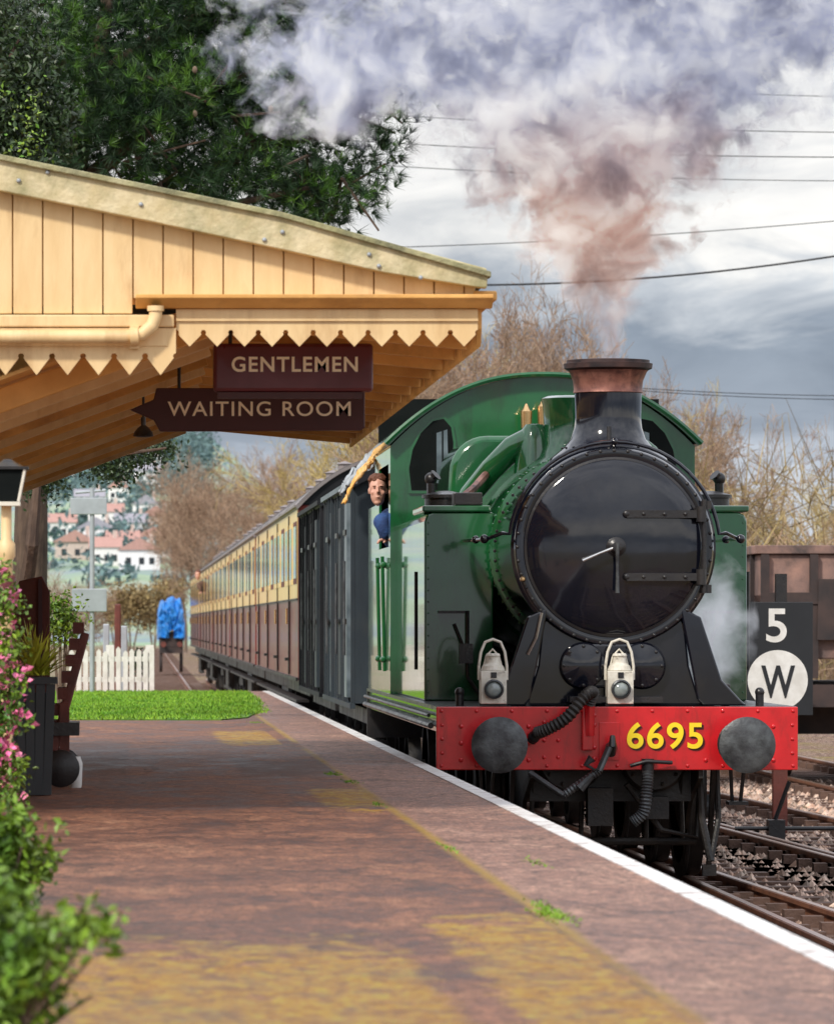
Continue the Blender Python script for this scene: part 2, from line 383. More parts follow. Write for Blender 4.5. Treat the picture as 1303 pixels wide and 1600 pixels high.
for j in range(ny):
    Y=480+j*20
    for i in range(nx):
        X=-160+i*6
        V.append((X,Y,hillh(X,Y)+ (.8*math.sin(X*.11+Y*.02)+.6*math.sin(Y*.05+X*.3) if Y>560 else 0)))
for j in range(ny-1):
    for i in range(nx-1):
        a=j*nx+i; Fc.append((a,a+1,a+nx+1,a+nx))
M['hill']=mat('hillside',(.24,.37,.22),.95,c2=(.34,.36,.29),scale=.05,dirt=(.20,.26,.31),dscale=.03,dlo=.5,dhi=.6)  # blue-grey aerial haze painted into the hillside colours
structure(raw('hillside',V,Fc,'hill',smooth=True))
def platform_mat():
    m=bpy.data.materials.new('platform_tarmac'); m.use_nodes=True; nt=m.node_tree; b=nt.nodes['Principled BSDF']
    g=nd(nt,'ShaderNodeTexCoord').outputs['Object']
    sep=nd(nt,'ShaderNodeSeparateXYZ'); nt.links.new(g,sep.inputs[0]); X,Y=sep.outputs[0],sep.outputs[1]
    n1=noise_n(nt,mapping(nt,g,(1.6,.8,1)),1.7,10,.72); n2=noise_n(nt,mapping(nt,g,(1.5,.7,1)),14,9,.78)
    n3=noise_n(nt,mapping(nt,g,(.8,.16,1)),1.0,6,.6)
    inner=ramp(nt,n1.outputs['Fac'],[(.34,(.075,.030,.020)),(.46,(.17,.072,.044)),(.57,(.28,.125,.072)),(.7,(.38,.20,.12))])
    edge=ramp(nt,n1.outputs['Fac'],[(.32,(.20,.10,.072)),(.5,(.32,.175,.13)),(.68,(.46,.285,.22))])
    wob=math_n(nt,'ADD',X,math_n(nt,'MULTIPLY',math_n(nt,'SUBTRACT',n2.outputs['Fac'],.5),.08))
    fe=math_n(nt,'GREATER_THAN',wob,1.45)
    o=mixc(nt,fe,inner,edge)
    gr=ramp(nt,n2.outputs['Fac'],[(.34,(.36,.36,.38)),(.5,(1,1,1)),(.66,(1.7,1.62,1.52))]); o=mixc(nt,1.0,o,gr,'MULTIPLY')
    fine=noise_n(nt,mapping(nt,g,(1.4,.6,1)),75,5,.8); sp=ramp(nt,fine.outputs['Fac'],[(.38,(.45,.45,.47)),(.5,(1,1,1)),(.62,(1.7,1.66,1.6))]); o=mixc(nt,1.0,o,sp,'MULTIPLY')
    # cracks
    wv=nd(nt,'ShaderNodeVectorMath',operation='ADD'); nt.links.new(g,wv.inputs[0])
    ws=nd(nt,'ShaderNodeVectorMath',operation='SCALE'); nt.links.new(n1.outputs['Color'],ws.inputs[0]); ws.inputs['Scale'].default_value=.8; nt.links.new(ws.outputs[0],wv.inputs[1])
    vo=nd(nt,'ShaderNodeTexVoronoi',feature='DISTANCE_TO_EDGE'); vo.inputs['Scale'].default_value=.55; nt.links.new(mapping(nt,wv.outputs[0],(1,.6,1)),vo.inputs['Vector'])
    ck=math_n(nt,'LESS_THAN',vo.outputs['Distance'],.008); o=mixc(nt,math_n(nt,'MULTIPLY',ck,.6),o,(.04,.025,.018))
    seam=math_n(nt,'SUBTRACT',1.0,math_n(nt,'MULTIPLY',math_n(nt,'ABSOLUTE',math_n(nt,'SUBTRACT',wob,1.44)),24.0),clamp=True)
    sm=math_n(nt,'MULTIPLY',seam,ramp(nt,n3.outputs['Fac'],[(.38,(0,0,0)),(.50,(1,1,1))]))
    wy=math_n(nt,'ADD',Y,math_n(nt,'MULTIPLY',math_n(nt,'SUBTRACT',n1.outputs['Fac'],.5),5.0))
    def patch(x0,x1,y0,y1,k=7,ky=.6):
        ax=math_n(nt,'MULTIPLY',math_n(nt,'SUBTRACT',wob,x0),k,clamp=True); bx=math_n(nt,'MULTIPLY',math_n(nt,'SUBTRACT',x1,wob),k*4,clamp=True)
        ay=math_n(nt,'MULTIPLY',math_n(nt,'SUBTRACT',wy,y0),ky,clamp=True); by=math_n(nt,'MULTIPLY',math_n(nt,'SUBTRACT',y1,wy),ky,clamp=True)
        return math_n(nt,'MULTIPLY',math_n(nt,'MULTIPLY',ax,bx),math_n(nt,'MULTIPLY',ay,by))
    ps=[patch(.85,1.45,4,18.3,5,.9),patch(1.0,1.45,27.0,31.5,8,1.2),patch(.65,1.35,41,49,5),patch(-.8,1.0,3,17.4,1.4,.45)]
    tot=ps[0]
    for p in ps[1:]: tot=math_n(nt,'MAXIMUM',tot,p)
    n5=noise_n(nt,mapping(nt,g,(1.6,.9,1)),4.5,10,.80,.3)
    thr=math_n(nt,'ADD',math_n(nt,'MULTIPLY',tot,.40),n5.outputs['Fac'])
    tot=math_n(nt,'MULTIPLY',math_n(nt,'SUBTRACT',thr,.78),7.0,clamp=True)
    mossc=ramp(nt,n2.outputs['Fac'],[(.36,(.24,.10,.015)),(.48,(.50,.24,.02)),(.58,(.54,.38,.02)),(.68,(.42,.48,.03))])
    o=mixc(nt,math_n(nt,'MULTIPLY',tot,.85),o,mossc); o=mixc(nt,math_n(nt,'MULTIPLY',sm,.85),o,(.44,.27,.03))
    dpp=patch(.75,1.43,33.5,38,20,2)
    o=mixc(nt,math_n(nt,'MULTIPLY',dpp,.6),o,(.08,.055,.05))
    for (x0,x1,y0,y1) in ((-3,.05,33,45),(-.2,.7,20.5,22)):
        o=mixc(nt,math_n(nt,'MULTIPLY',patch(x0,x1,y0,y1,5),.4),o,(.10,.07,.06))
    nt.links.new(o,b.inputs['Base Color'])
    rr=ramp(nt,n1.outputs['Fac'],[(.35,(.38,)*3),(.65,(.75,)*3)]); nt.links.new(rr,b.inputs['Roughness'])
    bp=nd(nt,'ShaderNodeBump'); bp.inputs['Strength'].default_value=1.0; bp.inputs['Distance'].default_value=.025
    nt.links.new(math_n(nt,'ADD',n2.outputs['Fac'],math_n(nt,'MULTIPLY',fine.outputs['Fac'],.35)),bp.inputs['Height']); nt.links.new(bp.outputs[0],b.inputs['Normal']); return m
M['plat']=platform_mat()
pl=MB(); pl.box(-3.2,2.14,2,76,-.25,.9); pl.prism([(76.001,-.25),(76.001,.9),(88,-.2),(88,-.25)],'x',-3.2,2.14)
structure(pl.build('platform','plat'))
structure(MB().box(2.045,2.143,2,76,.86,.905).build('platform_edge_line','line'))
M['brickdk']=mat('platform_wall_brick',(.15,.09,.065),.9,c2=(.09,.06,.05),scale=6)
structure(MB().box(2.141,2.16,2,76,-.2,.82).build('platform_wall','brickdk'))
lb=MB(); lb.prism([(-2.6,53.3),(1.0,53.0),(1.3,54.2),(1.52,58),(1.7,64),(1.8,72),(1.2,75),(-2.6,75)],'z',.9,.912); structure(lb.build('lawn','grassb'))
n=24000; gx=rng.uniform(-1.6,1.78,n); gy=rng.uniform(53.0,74.5,n)
keep=gx<1.0+np.minimum(.5,(gy-53)*.13)+np.maximum(0,(gy-57)*.02)+rng.normal(size=n)*.07; gx=gx[keep];gy=gy[keep]; n=len(gx)
h=rng.uniform(.012,.045,n); b0=np.stack([gx,gy,np.full(n,.91)],1); dx=rng.normal(size=(n,2))*.02
V=np.stack([b0-[.008,0,0],b0+[.008,0,0],b0+np.concatenate([dx,h[:,None]],1)],1).reshape(-1,3)
tag(raw('grass_blades',V,np.arange(n*3).reshape(-1,3),'grass'),'bright green grass blades of the lawn at the platform end','grass',kind='stuff')
Vt=[]
for (px,py,w,k) in ((858,1428,26,200),(845,1415,14,80),(520,1210,14,70),(545,1222,12,50),(820,1338,12,30),(700,1326,10,40),(400,1130,12,50),(590,1258,10,30)):
    s=py-975.0
    for i in range(k):
        x=(px+R.gauss(0,w*.5)-VX)/s; y=F/s+R.gauss(0,.22)+ (x-1.4)*-2; hh=R.uniform(.004,.014)
        Vt+=[(x-.004,y,.9),(x+.004,y,.9),(x+R.gauss(0,.012),y+R.gauss(0,.01),.9+hh)]
tag(raw('seam_grass',Vt,np.arange(len(Vt)).reshape(-1,3),'grass'),'small green tufts growing in the platform tarmac seams','grass',kind='stuff')
def track(name,xc0,y0,xc1,y1,near_end):
    t=thing(name,(xc0,y0,0),None,None,kind='structure')
    def xc(y): return xc0+(xc1-xc0)*(y-y0)/(y1-y0)
    for sx_ in (-.72,.72):
        m=MB(); m.bar((xc0+sx_,y0,-.015),(xc1+sx_,y1,-.015),.07,.03); m.bar((xc0+sx_,y0,-.075),(xc1+sx_,y1,-.075),.02,.09); m.bar((xc0+sx_,y0,-.13),(xc1+sx_,y1,-.13),.13,.02)
        r=m.build('rail','rail',t)
        MB().bar((xc0+sx_,y0,.002),(xc1+sx_,y1,.002),.05,.006).build('rail_head','railtop',r)
    y=max(y0,24); k=0; far=MB(); any_=False
    while y<y1:
        x=xc(y)
        if y<near_end and k<95:
            s_=MB().box(x-1.28,x+1.28,y-.12,y+.12,-.27,-.115)
            for c_ in (-.72,.72): s_.box(x+c_-.19,x+c_-.05,y-.07,y+.07,-.114,-.04); s_.box(x+c_+.05,x+c_+.19,y-.07,y+.07,-.114,-.04)
            s_.build('sleeper','sleeper',t); k+=1
        else: far.box(x-1.28,x+1.28,y-.12,y+.12,-.27,-.118); any_=True
        y+=.75
    if any_: tag(far.build('sleeper','sleeper',t),kind='stuff')
    return t
track('main_track',3.5,14,3.5,175,66)
track('siding_track',5.60,28,4.55,60,60)
track('siding_track',6.95,28,5.85,60,60)
track('siding_track',8.95,30,8.95,110,90)
track('far_track',1.0,100,2.2,420,130)
# ============================================================ LOCOMOTIVE
CX=3.5; Y0=36.4
loco=thing('steam_locomotive',(CX,Y0,0),'green and black steam tank locomotive numbered 6695 with red buffer beam','locomotive')
def A(dx): return CX+dx
bb=MB().box(A(-1.285),A(1.285),Y0,Y0+.05,.86,1.31).build('buffer_beam','red',loco,bevel=.006)
rv=MB()
def rivet(m,x,y,z,r=.014,ax='y'):
    m.sph((x,y,z),r,(1,.6,1) if ax=='y' else ((.6,1,1) if ax=='x' else (1,1,.6)),8,5)
for i in range(21):
    x=-1.25+i*.125
    if i%2==0: rivet(rv,A(x),Y0,1.28); rivet(rv,A(x),Y0,.89)
for x in (-1.245,1.245):
    for z in (.98,1.08,1.18): rivet(rv,A(x),Y0,z)
for cx in (-.87,.87):
    for dx in (-.24,.24):
        for z in (.93,1.05,1.17):
            if cx+dx!=.63 or z<1: rivet(rv,A(cx+dx),Y0,z,.017)
for x in (-.52,-.42): 
    for z in (.95,1.07,1.2): rivet(rv,A(x),Y0,z,.015)
for z in (.94,1.02,1.18,1.25): rivet(rv,A(-.165),Y0,z,.018)
rv.build('rivet_row','red',bb,smooth=True)
MB().box(A(-.13),A(.015),Y0-.012,Y0-.002,.93,1.2).build('hook_plate','red',bb,bevel=.003)
text('number_shadow','6695','dkred',bb,A(.083),A(.622),.998,1.186,Y0-.003,.004,.016,1.10)
text('number','6695','yellow',bb,A(.068),A(.607),1.010,1.200,Y0-.0105,.006,.016,1.10)
MB().box(A(-.255),A(-.175),Y0-.06,Y0-.002,1.0,1.31).build('hose_bracket','red',bb,bevel=.008)
for s_ in (-1,1):
    x=A(.87*s_)
    bf=MB().lathe((x,Y0-.001,1.048),'y',[(.16,0),(.16,-.03),(.12,-.05),(.105,-.27),(.12,-.28),(.12,-.30),(.06,-.305)],28).build('buffer','satin',loco,smooth=True)
    MB().lathe((x,Y0,1.048),'y',[(.06,-.3),(.06,-.42),(.17,-.43),(.197,-.445),(.199,-.46),(.17,-.472),(.1,-.482),(0,-.486)],36).build('buffer_head','steel',bf,smooth=True)
MB().box(A(-1.285),A(1.285),Y0+.05,Y0+10.4,1.285,1.312).build('running_plate','satin',loco)
for s_ in (-1,1): MB().box(*sorted((A(1.27*s_),A(1.25*s_))),Y0+.06,Y0+10.4,1.13,1.284).build('valance','green',loco)
MB().tube([(A(-1.31),Y0+.25,1.17),(A(-1.31),Y0+10.3,1.17)],.022).build('steam_heat_pipe','satin',loco)
MB().tube([(A(-1.31),Y0+.5,1.24),(A(-1.31),Y0+10.3,1.24)],.014).build('brake_pipe','satin',loco)
MB().box(A(-1.285),A(1.285),Y0+10.4,Y0+10.45,.86,1.31).build('rear_beam','satin',loco)
for s_ in (-1,1):
    fr=MB(); fr.prism([(Y0+.051,.8),(Y0+.051,1.28),(Y0+10.3,1.28),(Y0+10.3,.6),(Y0+9,.55),(Y0+1.7,.55),(Y0+1.4,.4),(Y0+1.0,.4),(Y0+.7,.62)],'x',A(.60*s_-.015),A(.60*s_+.015))
    fr.build('frame','sooty',loco)
MB().box(A(-.58),A(.58),Y0+.5,Y0+.53,.62,1.28).build('frame_stretcher','sooty',loco)
for s_ in (-.3,.3):
    cy=MB(); cy.lathe((A(s_),Y0+.35,.93),'y',[(0,0),(.22,0),(.24,.02),(.24,1.2),(0,1.2)],24)
    for k in range(10): cy.sph((A(s_)+.19*math.cos(k*.628),Y0+.345,.93+.19*math.sin(k*.628)),.016,u=6,v=4)
    cy.build('cylinder','sooty',loco,smooth=True)
for s_ in (-1,1):
    MB().bar((A(.72*s_),Y0+.3,.9),(A(.72*s_),Y0+.62,.14),.03,.1,(0,1,0)).box(A(.72*s_)-.05,A(.72*s_)+.05,Y0+.55,Y0+.62,.08,.16).build('guard_iron','sooty',loco)
    x=A(.90*s_); st=MB()
    st.bar((x-.07,Y0+.35,1.27),(x-.03,Y0+.45,.62),.02,.06,(0,1,0)); st.bar((x+.09,Y0+.35,1.27),(x+.03,Y0+.45,.62),.02,.06,(0,1,0))
    st.box(x-.07,x+.07,Y0+.3,Y0+.5,.60,.625)
    st.build('front_step','satin',loco)
br=MB()
br.tube([(A(-.62),Y0+.55,.33),(A(.62),Y0+.55,.33)],.03); 
for x in (-.55,-.2,.25,.5): br.tube([(A(x),Y0+.5,.85),(A(x*1.05),Y0+.55,.33)],.018)
br.box(A(-.18),A(-.0),Y0+.3,Y0+.5,.45,.72); br.tube([(A(.1),Y0+.35,.75),(A(.35),Y0+.4,.42),(A(.62),Y0+.5,.36),(A(.66),Y0+.6,.85)],.022)
br.tube([(A(.62),Y0+.4,1.2),(A(.64),Y0+.35,.5),(A(.70),Y0+.3,.2)],.028); br.tube([(A(.74),Y0+.4,1.2),(A(.76),Y0+.35,.5),(A(.70),Y0+.3,.2)],.022)
br.box(A(.24),A(.4),Y0+.3,Y0+.6,.5,.66)
br.build('brake_gear','sooty',loco)
def wheel(cx,cy,r,sgn):
    m=MB()
    m.lathe((cx,cy,r),'x',[(r-.09,-.065*sgn),(r,-.065*sgn),(r,.04*sgn),(r+.028,.05*sgn),(r+.028,.075*sgn),(r-.09,.075*sgn),(r-.09,-.065*sgn)],36)
    m.lathe((cx,cy,r),'x',[(0,-.1*sgn),(.13,-.1*sgn),(.14,.05*sgn),(0,.05*sgn)],20)
    for k in range(14):
        a=2*PI*k/14; m.bar((cx-.02*sgn,cy+math.cos(a)*.1,r+math.sin(a)*.1),(cx-.02*sgn,cy+math.cos(a)*(r-.07),r+math.sin(a)*(r-.07)),.04,.045,(1,0,0))
    return m
for dy in (2.3,4.5,6.9):
    for s_ in (-1,1): wheel(A(.755*s_),Y0+dy,.70,-s_).build('driving_wheel','sooty',loco,smooth=True)
for s_ in (-1,1): wheel(A(.755*s_),Y0+9.3,.56,-s_).build('trailing_wheel','sooty',loco,smooth=True)
for s_ in (-1,1):
    MB().bar((A(.90*s_),Y0+2.3,.52),(A(.90*s_),Y0+6.9,.52),.05,.1).cyl((A(.84*s_),Y0+2.3,.52),(A(.95*s_),Y0+2.3,.52),.09).cyl((A(.84*s_),Y0+4.5,.52),(A(.95*s_),Y0+4.5,.52),.11).cyl((A(.84*s_),Y0+6.9,.52),(A(.95*s_),Y0+6.9,.52),.09).build('coupling_rod','steel',loco)
ZB=2.45; YS=Y0+.25
sb=MB().lathe((CX,YS,ZB),'y',[(.60,-.01),(.66,-.03),(.70,-.025),(.715,0),(.715,.035),(.735,.04),(.735,.10),(.715,.105),(.715,2.0)],72).build('smokebox','black',loco,smooth=True)
rr_=MB()
for k in range(44):
    a=2*PI*k/44; rivet(rr_,CX+.692*math.cos(a),YS-.027,ZB+.692*math.sin(a),.0135)
for k in range(60):
    a=2*PI*k/60
    for yy in (.16,1.9): rr_.sph((CX+.716*math.cos(a),YS+yy,ZB+.716*math.sin(a)),.013,u=6,v=4)
rr_.build('rivet_ring','satin',sb,smooth=True)
door=MB().lathe((CX,YS,ZB),'y',[(.625,-.02),(.625,-.052),(.61,-.062),(.5,-.082),(.35,-.102),(.2,-.115),(.0,-.12)],72).build('smokebox_door','black',loco,smooth=True)
MB().lathe((CX,YS,ZB),'y',[(.645,-.03),(.645,-.045),(.627,-.05),(.627,-.03)],72).build('door_rim','satin',door,smooth=True)
hc=Vector((CX+.005,YS-.13,ZB+.0))
MB().lathe(hc+Vector((0,.02,0)),'y',[(.075,0),(.07,-.015),(.055,-.02),(.055,-.04),(.035,-.05),(.035,-.11),(0,-.115)],20).build('door_boss','satin',door,smooth=True)
MB().tube([hc+Vector((0,-.05,0)),hc+Vector((-.12,-.055,-.045)),hc+Vector((-.245,-.06,-.10))],[.015,.010,.014]).build('door_handle','bright',door,smooth=True)
MB().tube([hc+Vector((0,-.08,.03)),hc+Vector((0,-.085,-.15)),hc+Vector((0,-.09,-.33))],[.017,.011,.016]).build('door_handle','steel',door,smooth=True)
for dz in (.235,-.215):
    h=MB(); h.bar((A(.08),YS-.13,ZB+dz),(A(.60),YS-.092,ZB+dz),.025,.055,(0,0,1)); h.sph((A(.08),YS-.13,ZB+dz),.028,(1,.6,1)); h.cyl((A(.615),YS-.09,ZB+dz-.055),(A(.615),YS-.09,ZB+dz+.055),.036)
    for x in (.2,.35,.5): rivet(h,A(x),YS-.145+x*.05,ZB+dz,.014)
    h.build('hinge_strap','satin',door,smooth=True)
MB().cyl((A(.635),YS-.09,ZB-.33),(A(.635),YS-.09,ZB+.34),.017).box(A(.62),A(.69),YS-.08,YS-.02,ZB-.33,ZB-.27).box(A(.62),A(.69),YS-.08,YS-.02,ZB+.27,ZB+.33).build('hinge_post','satin',door)
MB().lathe((A(-.655),YS-.03,ZB-.23),'y',[(.022,0),(.022,-.03),(.012,-.05),(0,-.052)],12).build('door_clip','brass',sb,smooth=True)
pts=[(A(-.93),Y0+2.4,ZB+.08),(A(-.90),YS+.1,ZB+.06),(A(-.80),YS-.03,ZB+.10)]
for k in range(27):
    a=PI*(1-(.04+.92*k/26)); pts.append((CX+.755*math.cos(a),YS-.04,ZB+.755*math.sin(a)))
pts+=[(A(.80),YS-.03,ZB+.10),(A(.90),YS+.1,ZB+.06),(A(.93),Y0+2.4,ZB+.08)]
hr=MB().tube(pts,.0145,8)
for x in (-.92,.92): hr.sph((A(x),YS+.1,ZB+.06),.033); hr.sph((A(x),YS+1.0,ZB+.07),.03)
hr.sph((CX,YS-.04,ZB+.755),.027); hr.tube([(CX,YS-.04,ZB+.75),(CX,YS+.02,ZB+.70)],.012)
hr.build('handrail','black',loco,smooth=True)
sd=MB()
prof=[(-.74,1.313),(-.74,1.35),(-.60,1.42),(-.545,1.60),(-.515,1.9),(-.45,2.0),(.45,2.0),(.515,1.9),(.545,1.60),(.60,1.42),(.74,1.35),(.74,1.313)]
sd.prism([(A(a),b) for a,b in prof],'y',YS+.03,YS+1.9)
sdo=sd.build('smokebox_saddle','black',loco,bevel=.02)
for s_ in (-1,1):
    MB().prism([(A(.47*s_),2.02),(A(.60*s_),1.36),(A(.64*s_),1.315),(A(.95*s_),1.315),(A(.90*s_),1.36),(A(.77*s_),1.50),(A(.62*s_),1.95)],'y',YS-.03,YS+.025).build('saddle_flange','black',sdo,bevel=.012)
for dx in (-.22,.2):
    MB().lathe((A(dx),YS+.03,1.60),'y',[(.17,0),(.17,-.05),(.155,-.07),(.06,-.085),(0,-.088)],32).build('valve_chest_cover','black',sdo,smooth=True)
    k_=MB()
    for k in range(8): rivet(k_,A(dx)+.14*math.cos(k*.785),YS-.045,1.6+.14*math.sin(k*.785),.013)
    k_.build('cover_bolt','satin',sdo,smooth=True)
MB().box(A(-.22),A(.2),YS-.03,YS+.028,1.44,1.76).build('valve_chest','black',sdo,bevel=.02)
MB().box(A(-.32),A(.34),YS-.12,YS-.02,1.34,1.38).build('lamp_shelf','satin',sdo)
MB().tube([(A(-.52),YS-.06,1.98),(A(-.56),YS-.06,1.8),(A(-.62),YS-.06,1.68)],.013).build('oil_pipe','bright',loco)
YC=Y0+.69
ch=MB().lathe((CX,YC,0),'z',[(.46,3.02),(.42,3.10),(.33,3.17),(.27,3.24),(.245,3.32),(.238,3.40),(.243,3.58),(.235,3.585),(.2,3.585),(.2,3.3)],48).build('chimney','black',loco,smooth=True)
MB().lathe((CX,YC,0),'z',[(.245,3.57),(.252,3.575),(.247,3.60),(.253,3.66),(.28,3.725),(.290,3.735),(.2,3.74)],48).build('copper_cap','copper',ch,smooth=True)
MB().lathe((CX,YC,0),'z',[(.292,3.738),(.318,3.75),(.322,3.785),(.30,3.79),(.30,3.81),(.24,3.815),(.22,3.77),(.2,3.6),(0,3.4)],48).build('chimney_rim','copperd',ch,smooth=True)
bv=MB()
for k in range(20):
    a=2*PI*k/20; rivet(bv,CX+.33*math.cos(a),YC+.33*math.sin(a),3.175,.012,'z')
bv.tube([(A(-.02),YC-.30,3.14),(A(-.02),YC-.29,3.32)],.016)
bv.build('chimney_bolt','satin',ch,smooth=True)
bo=MB()
bo.lathe((CX,YS+2.0,ZB),'y',[(.72,0),(.745,.005),(.745,.09),(.73,.095),(.76,1.2),(.775,1.205),(.775,1.27),(.765,1.275),(.83,2.6),(.845,2.605),(.845,2.66),(.84,2.665),(.87,3.2)],64)
bo.build('boiler','green',loco,smooth=True)
rv2=MB()
for k in range(70):
    a=2*PI*k/70; rv2.sph((CX+.746*math.cos(a),YS+2.04,ZB+.746*math.sin(a)),.014,u=6,v=4)
rv2.build('boiler_rivet','green',loco,smooth=True)
fb=MB(); poly=[]
for k in range(9):
    a=PI/2*k/8; poly.append((A(.58+.30*math.cos(a)),3.12+.30*math.sin(a)))
for k in range(9):
    a=PI/2+PI/2*k/8; poly.append((A(-.58+.30*math.cos(a)),3.12+.30*math.sin(a)))
poly+=[(A(-.92),2.4),(A(.92),2.4)]
fb.prism(poly,'y',Y0+4.9,Y0+6.48); fb.build('firebox','green',loco,smooth=True,bevel=.05)
MB().lathe((A(0),Y0+3.6,0),'z',[(.40,3.12),(.30,3.20),(.24,3.30),(.225,3.45),(.235,3.60),(.25,3.66),(.2,3.68),(0,3.68)],36).build('safety_valve_bonnet','green',loco,smooth=True)
MB().lathe((A(-.30),Y0+3.62,0),'z',[(.17,3.02),(.15,3.18),(.12,3.34),(.10,3.42),(.07,3.46),(0,3.47)],24).tube([(A(-.30),Y0+3.62,3.36),(A(-.46),Y0+3.66,3.28),(A(-.62),Y0+3.75,3.12),(A(-.78),Y0+3.85,2.92),(A(-.86),Y0+3.9,2.75)],[.10,.10,.095,.09,.09],14).build('top_feed_cover','green',loco,smooth=True)
MB().tube([(A(.30),Y0+3.62,3.36),(A(.46),Y0+3.66,3.28),(A(.62),Y0+3.75,3.12),(A(.78),Y0+3.85,2.92)],[.10,.10,.095,.09],14).build('top_feed_cover','green',loco,smooth=True)
MB().tube([(A(-.45),Y0+4.4,3.25),(A(-.62),Y0+3.9,3.12),(A(-.80),Y0+3.2,2.95),(A(-.92),Y0+2.9,2.86)],.032).build('copper_feed_pipe','copper',loco,smooth=True)
for x,hh in ((-.16,.13),(-.02,.17)):
    MB().lathe((A(x),Y0+6.2,0),'z',[(.02,3.42),(.02,3.52),(.045,3.53),(.05,3.54+hh),(.03,3.56+hh),(.012,3.6+hh),(0,3.61+hh)],14).build('whistle','brass',loco,smooth=True)
YT=Y0+2.5
for s_ in (-1,1):
    xo=1.225
    pr=[(A(s_*xo),1.313),(A(s_*xo),2.68),(A(s_*(xo-.02)),2.73),(A(s_*(xo-.07)),2.75),(A(s_*.70),2.75),(A(s_*.70),1.313)]
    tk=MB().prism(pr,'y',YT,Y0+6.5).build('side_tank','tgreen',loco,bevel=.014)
    r=MB()
    for i in range(16): rivet(r,A(s_*1.195),YT,1.38+i*.086,.007)
    r.build('tank_rivet','green',tk,smooth=True)
    MB().box(*sorted((A(s_*.72),A(s_*1.24))),YT-.02,YT+1.3,2.752,2.80).build('tank_lid','green',tk,bevel=.012)
    b_=MB(); b_.box(*sorted((A(s_*.92),A(s_*1.12))),YT-.10,YT-.003,1.98,2.0); b_.box(*sorted((A(s_*.86),A(s_*.96))),YT-.08,YT-.003,1.6,1.75); b_.tube([(A(s_*.9),YT-.05,2.0),(A(s_*.9),YT-.05,1.5),(A(s_*.8),YT-.05,1.35)],.014)
    b_.tube([(A(s_*1.0),YT-.05,1.9),(A(s_*.93),YT-.06,1.72)],.012)
    b_.build('tank_bracket','satin',tk)
    MB().lathe((A(s_*1.02),YT+.75,0),'z',[(.16,2.80),(.16,2.87),(.18,2.875),(.18,2.90),(.05,2.93),(0,2.93)],24).build('tank_filler','satin',tk,smooth=True)
    MB().tube([(A(s_*1.12),YT+.9,2.8),(A(s_*1.12),YT+.9,3.02),(A(s_*1.08),YT+.88,3.06)],[.035,.035,.05]).sph((A(s_*1.12),YT+.9,3.03),.05).build('tank_vent','satin',tk,smooth=True)
    MB().tube([(A(s_*1.27),YT+.3,1.55),(A(s_*1.27),YT+.3,2.3)],.014).build('tank_handrail','satin',tk)
MB().box(A(-1.0),A(-.78),YT+.02,YT+.3,2.803,2.90).build('tank_top_box','satin',loco,bevel=.01)
YCAB=Y0+6.5; hw=1.275; ztop=4.0
def roofz(u): return ztop-.58*abs(u)**2.3
cabp=[(A(hw*u),roofz(u)-.03) for u in [i/14 for i in range(-14,15)]]
cab=MB().prism([(A(-hw),1.313)]+cabp+[(A(hw),1.313)],'y',YCAB,YCAB+.03).build('cab_front','green',loco)
wl=[(-1.10,3.02),(-.80,3.02),(-.76,3.2),(-.75,3.42),(-.77,3.55),(-.83,3.62),(-.92,3.60),(-1.02,3.50),(-1.09,3.36),(-1.12,3.2)]
for s_ in (-1,1):
    w_=[(A(-x*s_),z) for x,z in wl]; cxm=sum(p[0] for p in w_)/len(w_); czm=sum(p[1] for p in w_)/len(w_)
    big=[((x-cxm)*1.14+cxm,(z-czm)*1.08+czm) for x,z in w_]
    wf=MB().prism(big,'y',YCAB-.022,YCAB-.001).build('window_frame','green',cab)
    MB().prism(w_,'y',YCAB-.027,YCAB-.023).build('window_opening','hole',wf)
    ins=[(A(s_*.79),3.08),(A(s_*.89),3.08),(A(s_*.89),3.50),(A(s_*.80),3.53)]
    MB().prism(ins,'y',YCAB-.031,YCAB-.028).build('window_pane','vpanel',wf)
    MB().box(A(s_*.84)-.006,A(s_*.84)+.006,YCAB-.036,YCAB-.032,3.08,3.52).build('window_bar','hole',wf)
rf=MB(); outer=[(A((hw+.06)*u),roofz(u)+.0) for u in [i/20 for i in range(-20,21)]]; inner=[(A((hw+.02)*u),roofz(u)-.03) for u in [i/20 for i in range(20,-21,-1)]]
rf.prism(outer+inner,'y',YCAB-.10,YCAB+2.9); rf.build('cab_roof','green',loco,smooth=True)
rm=MB(); rm.tube([(A((hw+.05)*u),YCAB-.11,roofz(u)-.01) for u in [i/20 for i in range(-20,21)]],.022,6); rm.build('roof_bead','green',loco,smooth=True)
for s_ in (-1,1):
    x0,x1=sorted((A(s_*hw),A(s_*(hw-.02))))
    c_=MB(); c_.box(x0,x1,YCAB+.031,YCAB+2.6,1.313,2.55); c_.box(x0,x1,YCAB+.031,YCAB+.30,2.551,3.40); c_.box(x0,x1,YCAB+1.9,YCAB+2.6,2.551,3.40); c_.box(x0,x1,YCAB+.301,YCAB+1.899,3.25,3.40)
    cs=c_.build('cab_side','green',loco)
    for dy in (.35,1.2): MB().tube([(A(s_*(hw+.03)),YCAB+dy,1.5),(A(s_*(hw+.05)),YCAB+dy,2.47)],.016).sph((A(s_*(hw+.04)),YCAB+dy,2.4),.03).sph((A(s_*(hw+.04)),YCAB+dy,1.6),.03).build('cab_handrail','green',cs)
    bu=MB(); bu.box(*sorted((A(s_*hw),A(s_*(hw-.02)))),YCAB+2.601,Y0+10.35,1.313,2.95); bu.build('bunker_side','green',loco)
MB().box(A(-hw+.03),A(hw-.03),YCAB+2.6,YCAB+2.63,1.32,3.9).build('cab_back','hole',loco)
